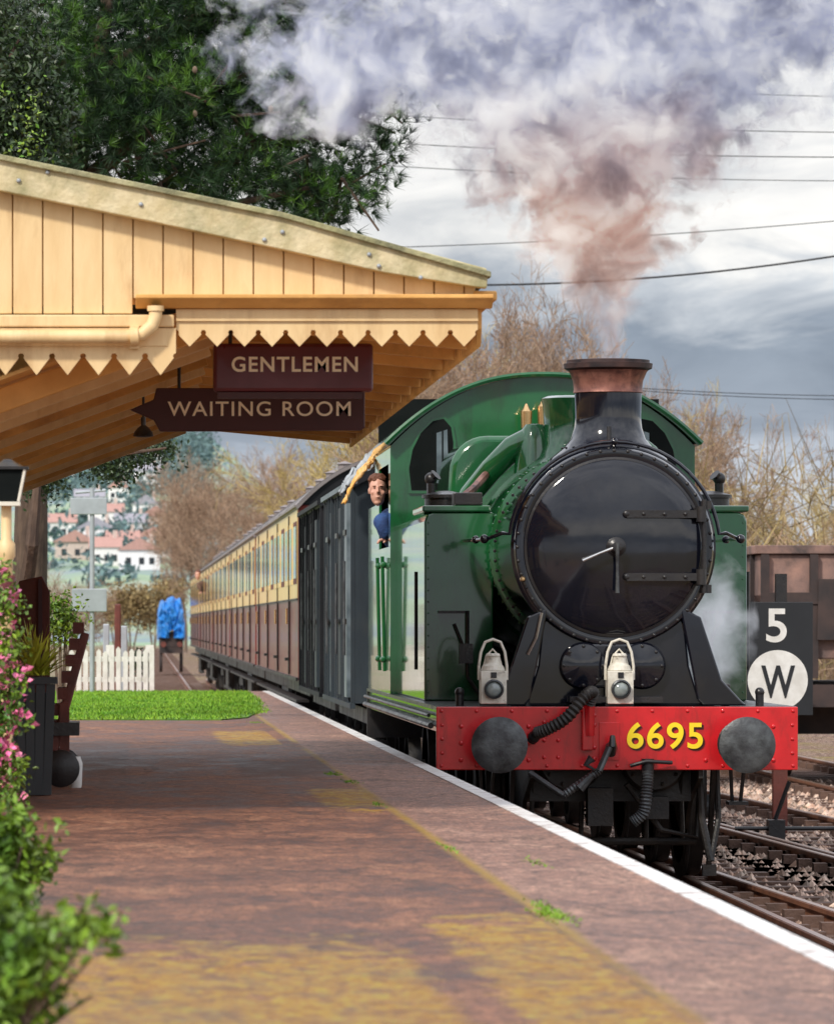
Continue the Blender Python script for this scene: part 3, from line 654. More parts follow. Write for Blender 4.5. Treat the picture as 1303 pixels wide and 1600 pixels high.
MB().box(A(-hw+.03),A(hw-.03),Y0+10.32,Y0+10.35,1.32,2.95).build('bunker_back','green',loco)
MB().box(A(-hw+.03),A(hw-.03),YCAB+.04,YCAB+2.5,1.35,1.42).build('cab_floor','satin',loco)
cl=MB()
for i in range(60): cl.sph((A(R.uniform(-1.1,1.1)),YCAB+R.uniform(2.8,3.7),2.85+R.uniform(0,.25)),R.uniform(.08,.16),(1,1,.8),6,4)
cl.box(A(-1.2),A(1.2),YCAB+2.64,Y0+10.3,1.35,2.8); cl.build('coal_load','coal',loco)
def ribbed(pts,r,n_sub=60):
    pts=[Vector(p) for p in pts]; out=[]
    for i in range(n_sub+1):
        t=i/n_sub*(len(pts)-1); k=min(len(pts)-2,int(t)); u=t-k
        p0=pts[max(0,k-1)];p1=pts[k];p2=pts[k+1];p3=pts[min(len(pts)-1,k+2)]
        out.append(.5*((2*p1)+(-p0+p2)*u+(2*p0-5*p1+4*p2-p3)*u*u+(-p0+3*p1-3*p2+p3)*u**3))
    rad=[r*(1.12 if i%2 else .9) for i in range(len(out))]
    return MB().tube(out,rad,12)
def Lp(px,py,dy): 
    s=F/(Y0+dy); return P(px,py,s)
ribbed([Lp(920,1100,-.05),Lp(926,1082,-.10),Lp(912,1090,-.18),Lp(885,1122,-.2),Lp(855,1140,-.17),Lp(838,1146,-.12)],.042,56).build('vacuum_hose','sooty',loco,smooth=True)
MB().tube([Lp(920,1150,-.03),Lp(920,1095,-.05)],.04).build('vacuum_standpipe','red',loco,smooth=True)
MB().cyl(Lp(840,1143,-.12),Lp(830,1158,-.06),.035).sph(Lp(834,1152,-.08),.045).build('hose_stop','satin',loco,smooth=True)
ribbed([Lp(1012,1195,.0),Lp(1012,1215,-.06),Lp(1010,1240,-.08),Lp(1005,1270,-.08),Lp(988,1285,-.06)],.04,46).build('steam_heat_hose','steel',loco,smooth=True)
MB().tube([Lp(985,1197,-.04),Lp(1010,1190,-.08),Lp(1050,1192,-.04)],.014).cyl(Lp(1012,1186,-.03),Lp(1012,1204,-.03),.045).build('steam_heat_cock','satin',loco,smooth=True)
MB().tube([Lp(955,1168,-.0),Lp(955,1176,-.14),Lp(957,1165,-.20),Lp(957,1150,-.18)],[.045,.035,.028,.018],10).build('coupling_hook','satin',loco,smooth=True)
a1=Lp(952,1168,-.17); b1=Lp(936,1205,-.2); c1=Lp(880,1243,-.17); d1=Lp(828,1208,-.08)
for o_ in (-.05,.05):
    MB().tube([a1+Vector((0,o_,0)),b1+Vector((0,o_,0))],.020).build('coupling_link','steel',loco,smooth=True)
    MB().tube([c1+Vector((0,o_,0)),d1+Vector((0,o_,0))],.020).build('coupling_link','steel',loco,smooth=True)
ribbed([b1,(b1+c1)/2,c1],.028,26).build('coupling_screw','steel',loco,smooth=True)
MB().tube([Lp(905,1232,-.2),b1+Vector((-.02,0,0)),Lp(915,1195,-.25),Lp(925,1185,-.25)],[.04,.02,.018,.035]).build('coupling_weight','steel',loco,smooth=True)
MB().box(A(.62),A(.72),Y0+.3,Y0+.5,1.313,1.45).build('oil_box','satin',loco,bevel=.01)
MB().box(A(.78),A(.84),Y0+.3,Y0+.4,1.313,1.47).build('oil_box','satin',loco,bevel=.01)
for x in (-1.1,1.05,-.62): MB().cyl((A(x),Y0+.3,1.31),(A(x),Y0+.3,1.40),.03).sph((A(x),Y0+.3,1.41),.035).build('lamp_iron','satin',loco,smooth=True)
def lamp(cx,label):
    t=thing('oil_lamp',(cx,Y0+.12,1.315),label,'lamp')
    y=Y0+.12
    b_=MB().box(cx-.092,cx+.092,y-.09,y+.09,1.33,1.565); 
    b_.lathe((cx,y,0),'z',[(.088,1.566),(.075,1.60),(.05,1.62),(.045,1.665),(.055,1.67),(.045,1.69),(0,1.69)],20)
    b_.build('lamp_body','lampw',t,bevel=.008)
    MB().lathe((cx,y-.091,1.435),'y',[(.070,0),(.070,-.035),(.058,-.04),(.055,-.012),(0,-.012)],24).build('lens_ring','steel',t,smooth=True)
    MB().lathe((cx,y-.108,1.435),'y',[(.054,0),(.045,-.014),(.02,-.022),(0,-.024)],20).build('lens','lens',t,smooth=True)
    MB().tube([(cx-.10,y,1.50),(cx-.10,y,1.60),(cx-.085,y,1.70),(cx-.055,y,1.77),(cx,y,1.79),(cx+.055,y,1.77),(cx+.085,y,1.70),(cx+.10,y,1.60),(cx+.10,y,1.50)],.010,8).build('lamp_handle','lampw',t,smooth=True)
    MB().tube([(cx-.07,y+.03,1.57),(cx-.045,y+.03,1.67),(cx,y+.03,1.72),(cx+.045,y+.03,1.67),(cx+.07,y+.03,1.57)],.008,6).build('inner_handle','lampw',t,smooth=True)
    MB().box(cx-.02,cx+.02,y-.098,y-.092,1.515,1.555).build('lamp_clip','satin',t)
    MB().box(cx-.10,cx+.10,y-.02,y+.02,1.316,1.332).build('lamp_foot','satin',t)
lamp(A(-.875),'white oil lamp standing on the beam above the left buffer')
lamp(A(.028),'white oil lamp standing on the beam below the smokebox door')
# ============================================================ VANS & COACHES
def bogie(t,yc,xc=CX,r=.46,wb=2.6,name='bogie'):
    for s_ in (-1,1):
        b=MB(); x=xc+s_*1.02
        b.prism([(yc-wb/2-.5,.55),(yc-wb/2-.4,.72),(yc-.7,.78),(yc+.7,.78),(yc+wb/2+.4,.72),(yc+wb/2+.5,.55),(yc+wb/2,.45),(yc+.6,.38),(yc-.6,.38),(yc-wb/2,.45)],'x',x-.03,x+.03)
        for d in (-wb/2,wb/2): b.box(x+.031*s_-.05,x+.031*s_+.05,yc+d-.14,yc+d+.14,.32,.62)
        bo_=b.build(name,'sooty',t)
        for d in (-wb/2,wb/2):
            MB().lathe((xc+.76*s_,yc+d,r),'x',[(0,-.06),(.1,-.06),(.12,-.02),(r-.1,-.02),(r-.08,-.06),(r,-.06),(r,.06),(0,.06)],24).build('wheel','sooty',bo_,smooth=True)
def roof_shell(m,hwid,zside,zt,y0,y1,th=.03,n=16,xc=CX):
    pz=lambda u:zside+(zt-zside)*(1-abs(u)**2.4)
    o=[(xc+hwid*i/n,pz(i/n)) for i in range(-n,n+1)]; i_=[(xc+(hwid-.02)*i/n,pz(i/n)-th) for i in range(n,-n-1,-1)]
    m.prism(o+i_,'y',y0,y1); return m
def van(y0,y1,label,mt,panelmat,name='goods_van',zside=3.22,zt=3.55,hwid=1.33,rib=.62):
    t=thing(name,(CX,y0,0),label,'goods van')
    MB().box(CX-hwid,CX+hwid,y0,y1,1.15,zside).build('van_body',mt,t)
    roof_shell(MB(),hwid+.05,zside,zt,y0-.08,y1+.08,.04).build('roof','vblack',t,smooth=True)
    e=MB()
    pz=lambda u:zside+(zt-.045-zside)*(1-abs(u)**2.4)
    e.prism([(CX-hwid,zside+.001)]+[(CX+hwid*i/10,pz(i/10)) for i in range(-9,10)]+[(CX+hwid,zside+.001)],'y',y0+.005,y0+.03); e.build('roof_end',mt,t)
    y=y0+.05
    while y<y1:
        for s_ in (-1,1): MB().box(*sorted((CX+s_*(hwid+.001),CX+s_*(hwid+R.uniform(.03,.06)))),y-.03,y+.03,1.151,zside-.021).build('rib',mt,t)
        y+=rib
    for s_ in (-1,1): 
        MB().box(*sorted((CX+s_*(hwid+.001),CX+s_*(hwid+.05))),y0,y1,1.10,1.149).build('sole_bar',mt,t)
        MB().box(*sorted((CX+s_*(hwid+.001),CX+s_*(hwid+.07))),y0,y1,zside-.019,zside+.03).build('cant_rail','vpanel' if mt=='vgrey' else mt,t)
    for dx in (-.9,-.3,.3,.9): MB().box(CX+dx-.035,CX+dx+.035,y0-.04,y0-.001,1.15,zside).build('end_rib',mt,t)
    for k,yc in enumerate((y0+(y1-y0)*.12,y0+(y1-y0)*.40,y0+(y1-y0)*.75)):
        d=MB(); x=CX-hwid-.003; d.box(x-.035-.02*(k==0),x,yc-.28,yc+.28,1.2,3.05); do=d.build('door',panelmat if k!=1 else mt,t)
        MB().tube([(x-.075,yc-.2,1.6),(x-.075,yc-.2,2.5)],.012).build('door_bar','steel',do)
        for z in (1.9,2.75): MB().box(x-.07,x-.056,yc-.26,yc+.26,z,z+.05).build('hinge','satin',do)
    MB().box(CX-1.2,CX+1.2,y0,y1,.95,1.09).build('underframe','sooty',t)
    MB().box(CX-1.28,CX-1.1,y0+1.5,y1-1.5,.55,.60).build('foot_board','sooty',t)
    for yy in (y0+1.6,(y0+y1)/2,y1-1.6): MB().bar((CX-1.15,yy,.95),(CX-1.19,yy,.58),.03,.05).build('hanger','sooty',t)
    bogie(t,y0+1.35,wb=1.7); bogie(t,y1-1.35,wb=1.7)
    for s_ in (-1,1): MB().lathe((CX+.87*s_,y0,1.05),'y',[(.1,0),(.08,-.3),(.18,-.31),(.18,-.35),(0,-.36)],20).build('buffer','sooty',t,smooth=True)
    return t
van(48.2,54.9,'blue black ribbed goods van coupled behind the locomotive','vgrey','vpanel')
van(55.9,62.4,'black goods van in front of the nearest coach','vblack','vgrey',rib=.8)
def coach(y0,L,label):
    t=thing('railway_coach',(CX,y0,0),label,'railway coach','cream and brown coaches of the train'); y1=y0+L; h=1.35
    MB().box(CX-h,CX+h,y0,y1,1.18,3.38).build('body','cbrown',t,bevel=.03)
    for s_ in (-1,1):
        MB().box(*sorted((CX+s_*(h+.002),CX+s_*(h+.008))),y0+.06,y1-.06,2.22,3.33).build('cream_panel','ccream',t)
        MB().box(*sorted((CX+s_*(h+.009),CX+s_*(h+.016))),y0+.05,y1-.05,2.195,2.219).build('moulding','sooty',t)
        MB().box(*sorted((CX+s_*(h+.002),CX+s_*(h+.05))),y0,y1,3.35,3.38).build('gutter','croof',t)
        MB().box(*sorted((CX+s_*(h+.002),CX+s_*(h+.03))),y0,y1,1.19,1.23).build('foot_step','sooty',t)
    n=12; st_=L/n
    for i in range(n):
        yc=y0+st_*(i+.5)
        for s_ in (-1,1):
            x=CX+s_*(h+.0085)
            w=MB().box(*sorted((x,x+s_*.006)),yc-.60,yc+.60,2.40,3.18).build('window','ccream' if i%3 else 'wood',t)
            MB().box(*sorted((x+s_*.007,x+s_*.009)),yc-.52,yc+.52,2.47,3.12).build('pane','glass',w)
        if i%3==1:
            for s_ in (-1,1):
                x=CX+s_*(h+.003)
                d=MB().box(*sorted((x,x+s_*.012)),yc+.62,yc+1.06,1.25,2.19).build('door','cbrown',t)
                MB().box(*sorted((x+s_*.006,x+s_*.022)),yc+.60,yc+.63,1.24,3.3).build('door_edge','sooty',d)
                MB().tube([(x+s_*.04,yc+.7,1.9),(x+s_*.04,yc+.7,2.1)],.015).build('door_handle','brass',d)
                MB().box(*sorted((x+s_*.013,x+s_*.06)),yc+.65,yc+1.0,1.42,1.46).build('door_step','sooty',d)
    roof_shell(MB(),h+.03,3.36,4.0,y0-.05,y1+.05,.04).build('roof','croof',t,smooth=True)
    for i in range(1,5):
        MB().lathe((CX-.6,y0+i*4,0),'z',[(.09,3.82),(.09,4.0),(.12,4.01),(0,4.05)],10).build('roof_vent','croof',t)
    for i in range(0,7):
        yy=y0+.05+i*(L-.2)/6; roof_shell(MB(),h+.035,3.364,4.008,yy,yy+.06,.01).build('roof_strap','slate',t)
    e=MB(); pz=lambda u:3.39+(.54)*(1-abs(u)**2.4)
    e.prism([(CX-h,3.381)]+[(CX+h*i/10,pz(i/10)) for i in range(-9,10)]+[(CX+h,3.381)],'y',y0,y0+.03); e.build('roof_end','vblack',t)
    MB().box(CX-.5,CX+.5,y0-.35,y0-.001,1.3,3.2).build('end_gangway','vblack',t)
    u=MB().box(CX-1.2,CX+1.2,y0,y1,1.0,1.16); 
    for yy in (y0+6,y0+8,y1-8,y1-6): u.bar((CX-1.15,yy,1.02),(CX-1.15,yy+.6,.45),.05,.05)
    u.box(CX-1.18,CX-1.1,y0+6.0,y1-5.6,.43,.48); u.box(CX-1.2,CX-.7,y0+8.5,y1-8.6,.5,1.02)
    u.build('underframe','sooty',t)
    MB().box(CX-1.36,CX-1.2,y0+.4,y1-.4,.92,.95).build('foot_board','sooty',t)
    bogie(t,y0+2.6); bogie(t,y1-2.6)
    return t
c0=coach(63.5,20.0,'nearest cream and brown railway coach behind the black van')
labs=['second cream and brown coach behind the vans','third cream and brown coach, mid train','fourth coach, with a person leaning from its window','last cream and brown coach at the far end of the train']
for i in range(4):
    c=copy_tree(c0); c.location=(CX,63.5+20.9*(i+1),0); c['label']=labs[i]
text('coach_lettering','ES','yellow',c0,(476-VX)/126.5,(485-VX)/126.5,1.9+(975-921)/126.,1.9+(975-914)/126.,63.49,.004,.0)
# ============================================================ PEOPLE
def skin_mesh(verts,edges,radii,sub=2):
    me=bpy.data.meshes.new('k'); me.from_pydata(verts,edges,[]); ob=bpy.data.objects.new('k',me); col.objects.link(ob)
    md=ob.modifiers.new('s','SKIN'); 
    for i,r in enumerate(radii): me.skin_vertices[0].data[i].radius=(r if isinstance(r,tuple) else (r,r))
    me.skin_vertices[0].data[0].use_root=True
    s2=ob.modifiers.new('u','SUBSURF'); s2.levels=sub; s2.render_levels=sub
    bpy.context.view_layer.update()
    m2=bpy.data.meshes.new_from_object(ob.evaluated_get(bpy.context.evaluated_depsgraph_get()))
    bpy.data.objects.remove(ob); return m2
def fuse(name,meshes,mb,m,parent,voxel=.012):
    bm=mb.bm
    for x in meshes: bm.from_mesh(x)
    me=bpy.data.meshes.new('f'); bm.to_mesh(me); bm.free(); ob=bpy.data.objects.new('f',me); col.objects.link(ob)
    r=ob.modifiers.new('r','REMESH'); r.mode='VOXEL'; r.voxel_size=voxel
    sm=ob.modifiers.new('sm','SMOOTH'); sm.iterations=2; sm.factor=.4
    bpy.context.view_layer.update()
    m2=bpy.data.meshes.new_from_object(ob.evaluated_get(bpy.context.evaluated_depsgraph_get())); bpy.data.objects.remove(ob)
    m2.transform(Matrix.Translation(-worldloc(parent)))
    m2.materials.clear(); m2.materials.append(M[m]); m2.polygons.foreach_set('use_smooth',[True]*len(m2.polygons)); m2.name=name
    o=bpy.data.objects.new(name,m2); col.objects.link(o); o.parent=parent; return o
def person(head,pelvis,feet,label,jacket,yaw=0,hand=None):
    H=Vector(head); Pv=Vector(pelvis); t=thing('person',(Pv.x,Pv.y,feet),label,'person')
    neck=H+Vector((.035,.045,-.15)); chest=Pv.lerp(neck,.70)
    shl=neck+Vector((-.035,-.09,-.10)); shr=neck+Vector((.20,.14,-.02))
    hand=Vector(hand); el=shl.lerp(hand,.5)+Vector((.03,-.04,-.03))
    el2=shr+Vector((.05,.02,-.27)); hand2=el2+Vector((.0,-.22,-.06))
    fl=Vector((Pv.x-.1,Pv.y-.1,feet+.05)); frr=Vector((Pv.x+.1,Pv.y+.1,feet+.05))
    kl=Pv.lerp(fl,.5)+Vector((-.04,-.02,0)); kr=Pv.lerp(frr,.5)
    V=[Pv,Pv.lerp(chest,.5),chest,neck,H+Vector((0,.01,-.05)),shl,el,hand,shr,el2,hand2,kl,fl,fl+Vector((0,-.15,-.02)),kr,frr,frr+Vector((0,-.15,-.02))]
    E=[(0,1),(1,2),(2,3),(3,4),(2,5),(5,6),(6,7),(2,8),(8,9),(9,10),(0,11),(11,12),(12,13),(0,14),(14,15),(15,16)]
    Rr=[.13,.12,.12,.052,.056,.056,.042,.03,.06,.045,.03,.075,.05,.04,.075,.05,.04]
    ms=[skin_mesh([tuple(v) for v in V],E,Rr)]
    for hnd in (hand,hand2):
        for k in range(5):
            off=Vector((-.015,(k-2)*.021,0)); b0=hnd+off*.5; L=[.05,.075,.08,.075,.06][k]
            if k==0: pts=[hnd,hnd+Vector((-.01,-.045,-.01)),hnd+Vector((-.03,-.06,-.03))]
            else: pts=[b0,hnd+off+Vector((-L*.6,0,.0)),hnd+off+Vector((-L*.8,0,-L*.5))]
            ms.append(skin_mesh([tuple(p) for p in pts],[(0,1),(1,2)],[.015,.012,.011],1))
    rot=Matrix.Rotation(yaw,3,'Z')
    mb=MB(); 
    def hp(x,y,z): return H+rot@Vector((x,y,z))
    mb.sph(hp(0,.015,.03),.096,(.76,.97,1.0),20,14,rot); mb.sph(hp(0,-.014,-.035),.078,(.80,.92,1.25),16,12,rot); mb.sph(hp(0,-.048,-.105),.028,(1.15,1,.8),10,8)
    mb.tube([hp(0,-.078,.028),hp(0,-.104,-.016),hp(0,-.088,-.026)],[.009,.013,.012],8)
    for s_ in (-1,1):
        mb.sph(hp(.074*s_,.012,-.006),.024,(.4,.8,1.25),8,6); mb.sph(hp(.030*s_,-.072,.037),.016,(1.5,.6,.45),8,6); mb.sph(hp(.040*s_,-.056,-.022),.024,(1,.8,.9),8,6)
    mb.sph(hp(0,-.082,-.058),.011,(1.8,.7,.4),8,6); mb.sph(hp(0,-.080,-.070),.010,(1.5,.7,.45),8,6)
    body=fuse('body',ms,mb,'skin',t,.0065)
    for s_ in (-1,1):
        MB().sph(hp(.029*s_,-.0745,.016),.0065,(1.5,.6,.45),8,6).build('eye','eye',body,smooth=True)
        MB().sph(hp(.030*s_,-.080,.034),.007,(2.0,.5,.35),8,6).build('eyebrow','hair',body,smooth=True)
    MB().sph(hp(0,-.087,-.064),.006,(2.2,.35,.22),8,5).build('mouth','wood',body,smooth=True)
    hm=MB(); hm.sph(hp(0,.038,.058),.098,(.82,.92,.90),18,12,rot)
    for i in range(80):
        a=R.uniform(0,6.28); e=R.uniform(.25,1.4)
        hm.sph(hp(.078*math.cos(a)*math.cos(e),.03+.085*math.sin(a)*math.cos(e),.062+.078*math.sin(e)),R.uniform(.012,.022),(1.2,1,.7),6,5)
    for s_ in (-1,1): hm.sph(hp(.070*s_,.018,.03),.018,(.4,1.1,1.5),8,6)
    fuse('hair',[],hm,'hair',body,.007)
    V=[Pv+Vector((0,0,-.05)),Pv.lerp(chest,.5),chest,neck+Vector((.005,.005,-.03)),shl,el,hand.lerp(el,.22),shr,el2,hand2.lerp(el2,.2)]
    E=[(0,1),(1,2),(2,3),(2,4),(4,5),(5,6),(2,7),(7,8),(8,9)]
    Rr=[.15,.14,.14,.070,.078,.058,.044,.078,.06,.046]
    fuse('jacket',[skin_mesh([tuple(v) for v in V],E,Rr)],MB(),jacket,body,.010)
    tr_=[Pv+Vector((0,0,.02)),kl,fl+Vector((0,0,.04)),kr,frr+Vector((0,0,.04))]
    fuse('trousers',[skin_mesh([tuple(v) for v in tr_],[(0,1),(1,2),(0,3),(3,4)],[.15,.095,.08,.095,.08])],MB(),jacket,body,.016)
    return t
sd_=183.0
person((2.160,F/sd_,CZ+(975-766)/sd_),(2.60,F/sd_+.25,2.30),1.42,'person in blue overalls leaning out of the locomotive cab','blue',yaw=-.05,hand=(2.235,F/sd_+.03,2.62))
s2=57.0
person((2.00,F/s2,3.24),(2.6,F/s2+.1,2.45),1.6,'person leaning out of a far coach window','jacket2',yaw=-.2,hand=(2.1,F/s2-.1,2.75))
def ribbon(label,name,m,pts,widths,seed,amp=.04):
    rr=random.Random(seed); V=[];Fc=[]; n=26;k=9
    for j in range(n):
        t=j/(n-1)*(len(pts)-1); q=min(len(pts)-2,int(t)); u=t-q; c=pts[q].lerp(pts[q+1],u); w=widths[q]*(1-u)+widths[q+1]*u
        for i in range(k):
            e=i/(k-1)-.5
            V.append((c.x+w*e*.5+amp*.4*math.sin(j*.9+i*1.3+seed),c.y+e*w*.9+amp*math.sin(j*.7+i*.9+seed*2),c.z+w*e+amp*.5*math.sin(i*2.1+j*.5)+rr.gauss(0,.006)))
    for j in range(n-1):
        for i in range(k-1): a=j*k+i; Fc.append((a,a+1,a+k+1,a+k))
    o=raw(name,V,Fc,m,None,pts[0],True); mo=o.modifiers.new('s','SOLIDIFY'); mo.thickness=.01
    return tag(o,label,'cloth')
ribbon('straw coloured cloth strip hanging from the cab roof edge','straw_cloth','cloth',[P(588,715,176),P(575,724,174),P(556,746,172),P(547,764,172),P(538,784,172)],[.06,.12,.17,.14,.05],2,.03)
ribbon('pale grey sheet bundled behind the straw cloth by the cab','grey_sheet','cloth2',[P(588,722,174),P(566,730,168),P(545,748,167),P(534,764,167)],[.10,.22,.22,.10],5,.04)
# ============================================================ CANOPY
SCN=311.0; YN=F/SCN; YF=40.4
def cxz(px,py,s=SCN): return ((px-VX)/s, CZ-(py-VY)/s)
can=thing('station_canopy',(-1.6,YN,.9),'cream timber platform canopy with toothed valance hanging over the platform','canopy')
top=lambda px:248+ (px*.205 if px<440 else 90.2+(px-440)*.262)
bt=[(px,top(px)) for px in (-450,0,220,440,600,740,757)]+[(760,430),(758,452)]
bot=[(740,450),(600,428),(440,392),(220,345),(0,300),(-450,202)]
MB().prism([cxz(a,b) for a,b in bt+bot],'y',YN-.12,YN-.03).build('bargeboard','barge',can,bevel=.006)
MB().prism([cxz(a,b) for a,b in [(-450,top(-450)-4),(440,top(440)-4),(764,427),(764,436),(440,top(440)+5),(-450,top(-450)+5)]],'y',YN-.15,YN+.0).build('barge_capping','bargetop',can,bevel=.005)
for (px,py) in ((30,285),(75,272),(220,322),(412,377),(590,418),(440,365),(655,436),(575,400)):
    x,z=cxz(px,py); MB().sph((x,YN-.125,z),.012,u=8,v=5).build('bolt','galv',can,smooth=True)
gb=MB(); px=-450; bw=47
lowb=lambda p:(466 if p>205 else 490)
tline=lambda p: 300+ p*.205-4 if p<440 else 392+(p-440)*.25-6
while px<735:
    a=px+1.0; b=min(px+bw-1.0,742)
    dd=R.uniform(-.003,.003)
    gb.prism([cxz(a,tline(a)-14),cxz(b,tline(b)-14),cxz(b,lowb(a)),cxz(a,lowb(a))],'y',YN-.018+dd,YN+.02)
    px+=bw
gb.build('gable_boards','cream',can,bevel=.004)
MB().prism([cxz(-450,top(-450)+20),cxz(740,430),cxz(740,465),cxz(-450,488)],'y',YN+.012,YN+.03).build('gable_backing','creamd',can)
MB().prism([(YN-.14,CZ+(975-462)/SCN),(YN-.14,CZ+(975-468)/SCN),(YN-.06,CZ+(975-482)/SCN),(YN+.02,CZ+(975-482)/SCN),(YN+.02,CZ+(975-462)/SCN)],'x',cxz(212,0)[0],cxz(768,0)[0]).build('gutter_moulding','creamd',can,bevel=.004)
x0=cxz(-450,0)[0]; x1=cxz(272,0)[0]
MB().box(x0,x1,YN-.07,YN+.02,cxz(0,512)[1],cxz(0,492.5)[1]).build('lower_moulding','cream',can,bevel=.008)
MB().box(x0,cxz(262,0)[0],YN-.06,YN-.0,cxz(0,542)[1],cxz(0,513)[1]).build('lower_board','cream',can,bevel=.004)
def valance(pa,pb,ytop,yb,yt,w):
    n=max(1,round((pb-pa)/w)); w=(pb-pa)/n; bottom=[]
    for i in range(n):
        a=pa+i*w; c=a+w/2; b=a+w
        bottom+=[(a+w*.002,yb-7),(a+w*.06,yb-6.5),(a+w*.10,yb-3),(a+w*.07,yb),(c,yt),(b-w*.07,yb),(b-w*.10,yb-3),(b-w*.06,yb-6.5),(b-w*.002,yb-7)]
    return [(pb,ytop),(pa,ytop)]+bottom
poly=valance(-450,275,513,560,587,47)
MB().prism([cxz(a,b) for a,b in poly],'y',YN-.055,YN-.03).build('valance','cream',can,bevel=.002)
poly=valance(275,746,483,523,542,43)
MB().prism([cxz(a,b) for a,b in poly],'y',YN-.03,YN-.005).build('valance','cream',can,bevel=.002)
MB().box(cxz(275,0)[0],cxz(746,0)[0],YN-.045,YN-.031,cxz(0,502)[1],cxz(0,498)[1]).build('valance_bead','cream',can)
xv=cxz(745,0)[0]
zt_,zb_,zp_=cxz(0,470)[1],cxz(0,519)[1],cxz(0,541)[1]
L=YF-YN; n=int(L/.15); w=L/n; pts=[(YN+L,zt_),(YN,zt_)]
for i in range(n):
    a=YN+i*w; pts+=[(a+.0005,zb_+.018),(a+w*.12,zb_),(a+w/2,zp_),(a+w*.88,zb_),(a+w-.0005,zb_+.018)]
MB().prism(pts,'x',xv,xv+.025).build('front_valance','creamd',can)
MB().box(xv-.02,xv+.10,YN-.03,YF,zt_+.001,zt_+.05).build('front_gutter','creamd',can,bevel=.01)
roofp=[cxz(-450,top(-450)+2),cxz(440,top(440)+2),cxz(762,427),cxz(762,440),cxz(440,top(440)+18),cxz(-450,top(-450)+18)]
MB().prism(roofp,'y',YN+.031,YF).build('roof','slate',can)
zs=lambda X: CZ+1.22+.36*(X+.65) if X<.45 else CZ+1.616-.10*(X-.45)
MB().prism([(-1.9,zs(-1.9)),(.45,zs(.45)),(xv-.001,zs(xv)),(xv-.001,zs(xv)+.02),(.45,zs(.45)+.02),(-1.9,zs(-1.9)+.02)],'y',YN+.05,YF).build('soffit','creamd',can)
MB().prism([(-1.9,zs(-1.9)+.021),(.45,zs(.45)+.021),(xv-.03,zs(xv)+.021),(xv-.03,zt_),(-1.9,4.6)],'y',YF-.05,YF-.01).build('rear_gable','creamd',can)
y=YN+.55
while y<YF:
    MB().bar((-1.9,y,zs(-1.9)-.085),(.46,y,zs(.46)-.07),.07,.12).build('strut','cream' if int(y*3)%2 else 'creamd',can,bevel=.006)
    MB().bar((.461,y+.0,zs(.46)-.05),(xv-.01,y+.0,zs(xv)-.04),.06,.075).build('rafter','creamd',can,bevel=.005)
    y+=1.05
pp=[cxz(-450,528),cxz(195,528),cxz(222,524),cxz(238,510),cxz(243,494),cxz(243,480)]
MB().tube([(a,YN-.12,b) for a,b in pp],.034,14).build('drain_pipe','cream',can,smooth=True)
MB().cyl((cxz(203,0)[0],YN-.12,cxz(0,528)[1]),(cxz(216,0)[0],YN-.12,cxz(0,527)[1]),.047,n=16).build('pipe_collar','cream',can,smooth=True)
MB().cyl((cxz(243,0)[0],YN-.12,cxz(0,488)[1]),(cxz(243,0)[0],YN-.12,cxz(0,480)[1]),.042).build('pipe_collar','cream',can,smooth=True)
MB().box(cxz(203,0)[0],cxz(217,0)[0],YN-.1,YN-.06,cxz(0,546)[1],cxz(0,510)[1]).build('pipe_bracket','cream',can)
bd=thing('station_building',(-2.2,YN+1,.9),'station building wall carrying the canopy','building')
MB().box(-3.2,-1.9,YN,YF-.5,.9,4.1).build('wall','cream',bd)
MB().box(-1.899,-1.86,YN+3,YN+4,.905,3.0).build('door','maroon',bd); MB().box(-1.899,-1.87,YN+6,YN+7.4,1.8,3.0).build('window','glass',bd)
def xs(px,s): return (px-VX)/s
def zs_(py,s): return CZ-(py-VY)/s
s=296.; sg=thing('hanging_sign',(xs(458,s),F/s,zs_(612,s)),'maroon hanging sign reading GENTLEMEN','sign')
MB().box(xs(333,s),xs(583,s),F/s,F/s+.07,zs_(612,s),zs_(536,s)).build('board','maroon',sg,bevel=.02)
MB().box(xs(340,s),xs(566,s),F/s+.01,F/s+.06,zs_(622,s),zs_(612.5,s)).build('lower_rail','maroon2',sg)
text('lettering','GENTLEMEN','letter',sg,xs(362,s),xs(559,s),zs_(581,s),zs_(557,s),F/s-.001,.008,.018,1.12)
for q in (360,555): MB().cyl((xs(q,s),F/s+.035,zs_(536,s)),(xs(q,s),F/s+.035,zs_(536,s)+.18),.010).build('hanger','satin',sg)
s=276.; sg=thing('hanging_sign',(xs(400,s),F/s,zs_(675,s)),'darker hanging sign reading WAITING ROOM','sign')
pl_=[(203,640),(240,624),(244,606),(570,606),(570,668),(564,672),(250,674),(240,656)]
MB().prism([(xs(a,s),zs_(b,s)) for a,b in pl_],'y',F/s,F/s+.07).build('board','maroon2',sg,bevel=.006)
text('lettering','WAITING ROOM','letter2',sg,xs(262,s),xs(548,s),zs_(650,s),zs_(627,s),F/s-.001,.006,.008,1.12)
for q in (280,540): MB().cyl((xs(q,s),F/s+.035,zs_(606,s)),(xs(q,s),F/s+.035,zs_(606,s)+.25),.010).build('hanger','satin',sg)
s=262.; bl=thing('platform_lamp',(xs(224,s),F/s,zs_(683,s)),'small dark lamp shade hanging under the canopy by the waiting room sign','lamp')
MB().lathe((xs(224,s),F/s,zs_(683,s)),'z',[(.03,.0),(.062,.005),(.055,.03),(.035,.055),(.015,.07),(.015,.12),(0,.12)],20).build('lamp_shade','steel',bl,smooth=True)
MB().cyl((xs(224,s),F/s,zs_(683,s)+.11),(xs(224,s),F/s,zs_(683,s)+.35),.008).build('hanger','satin',bl)
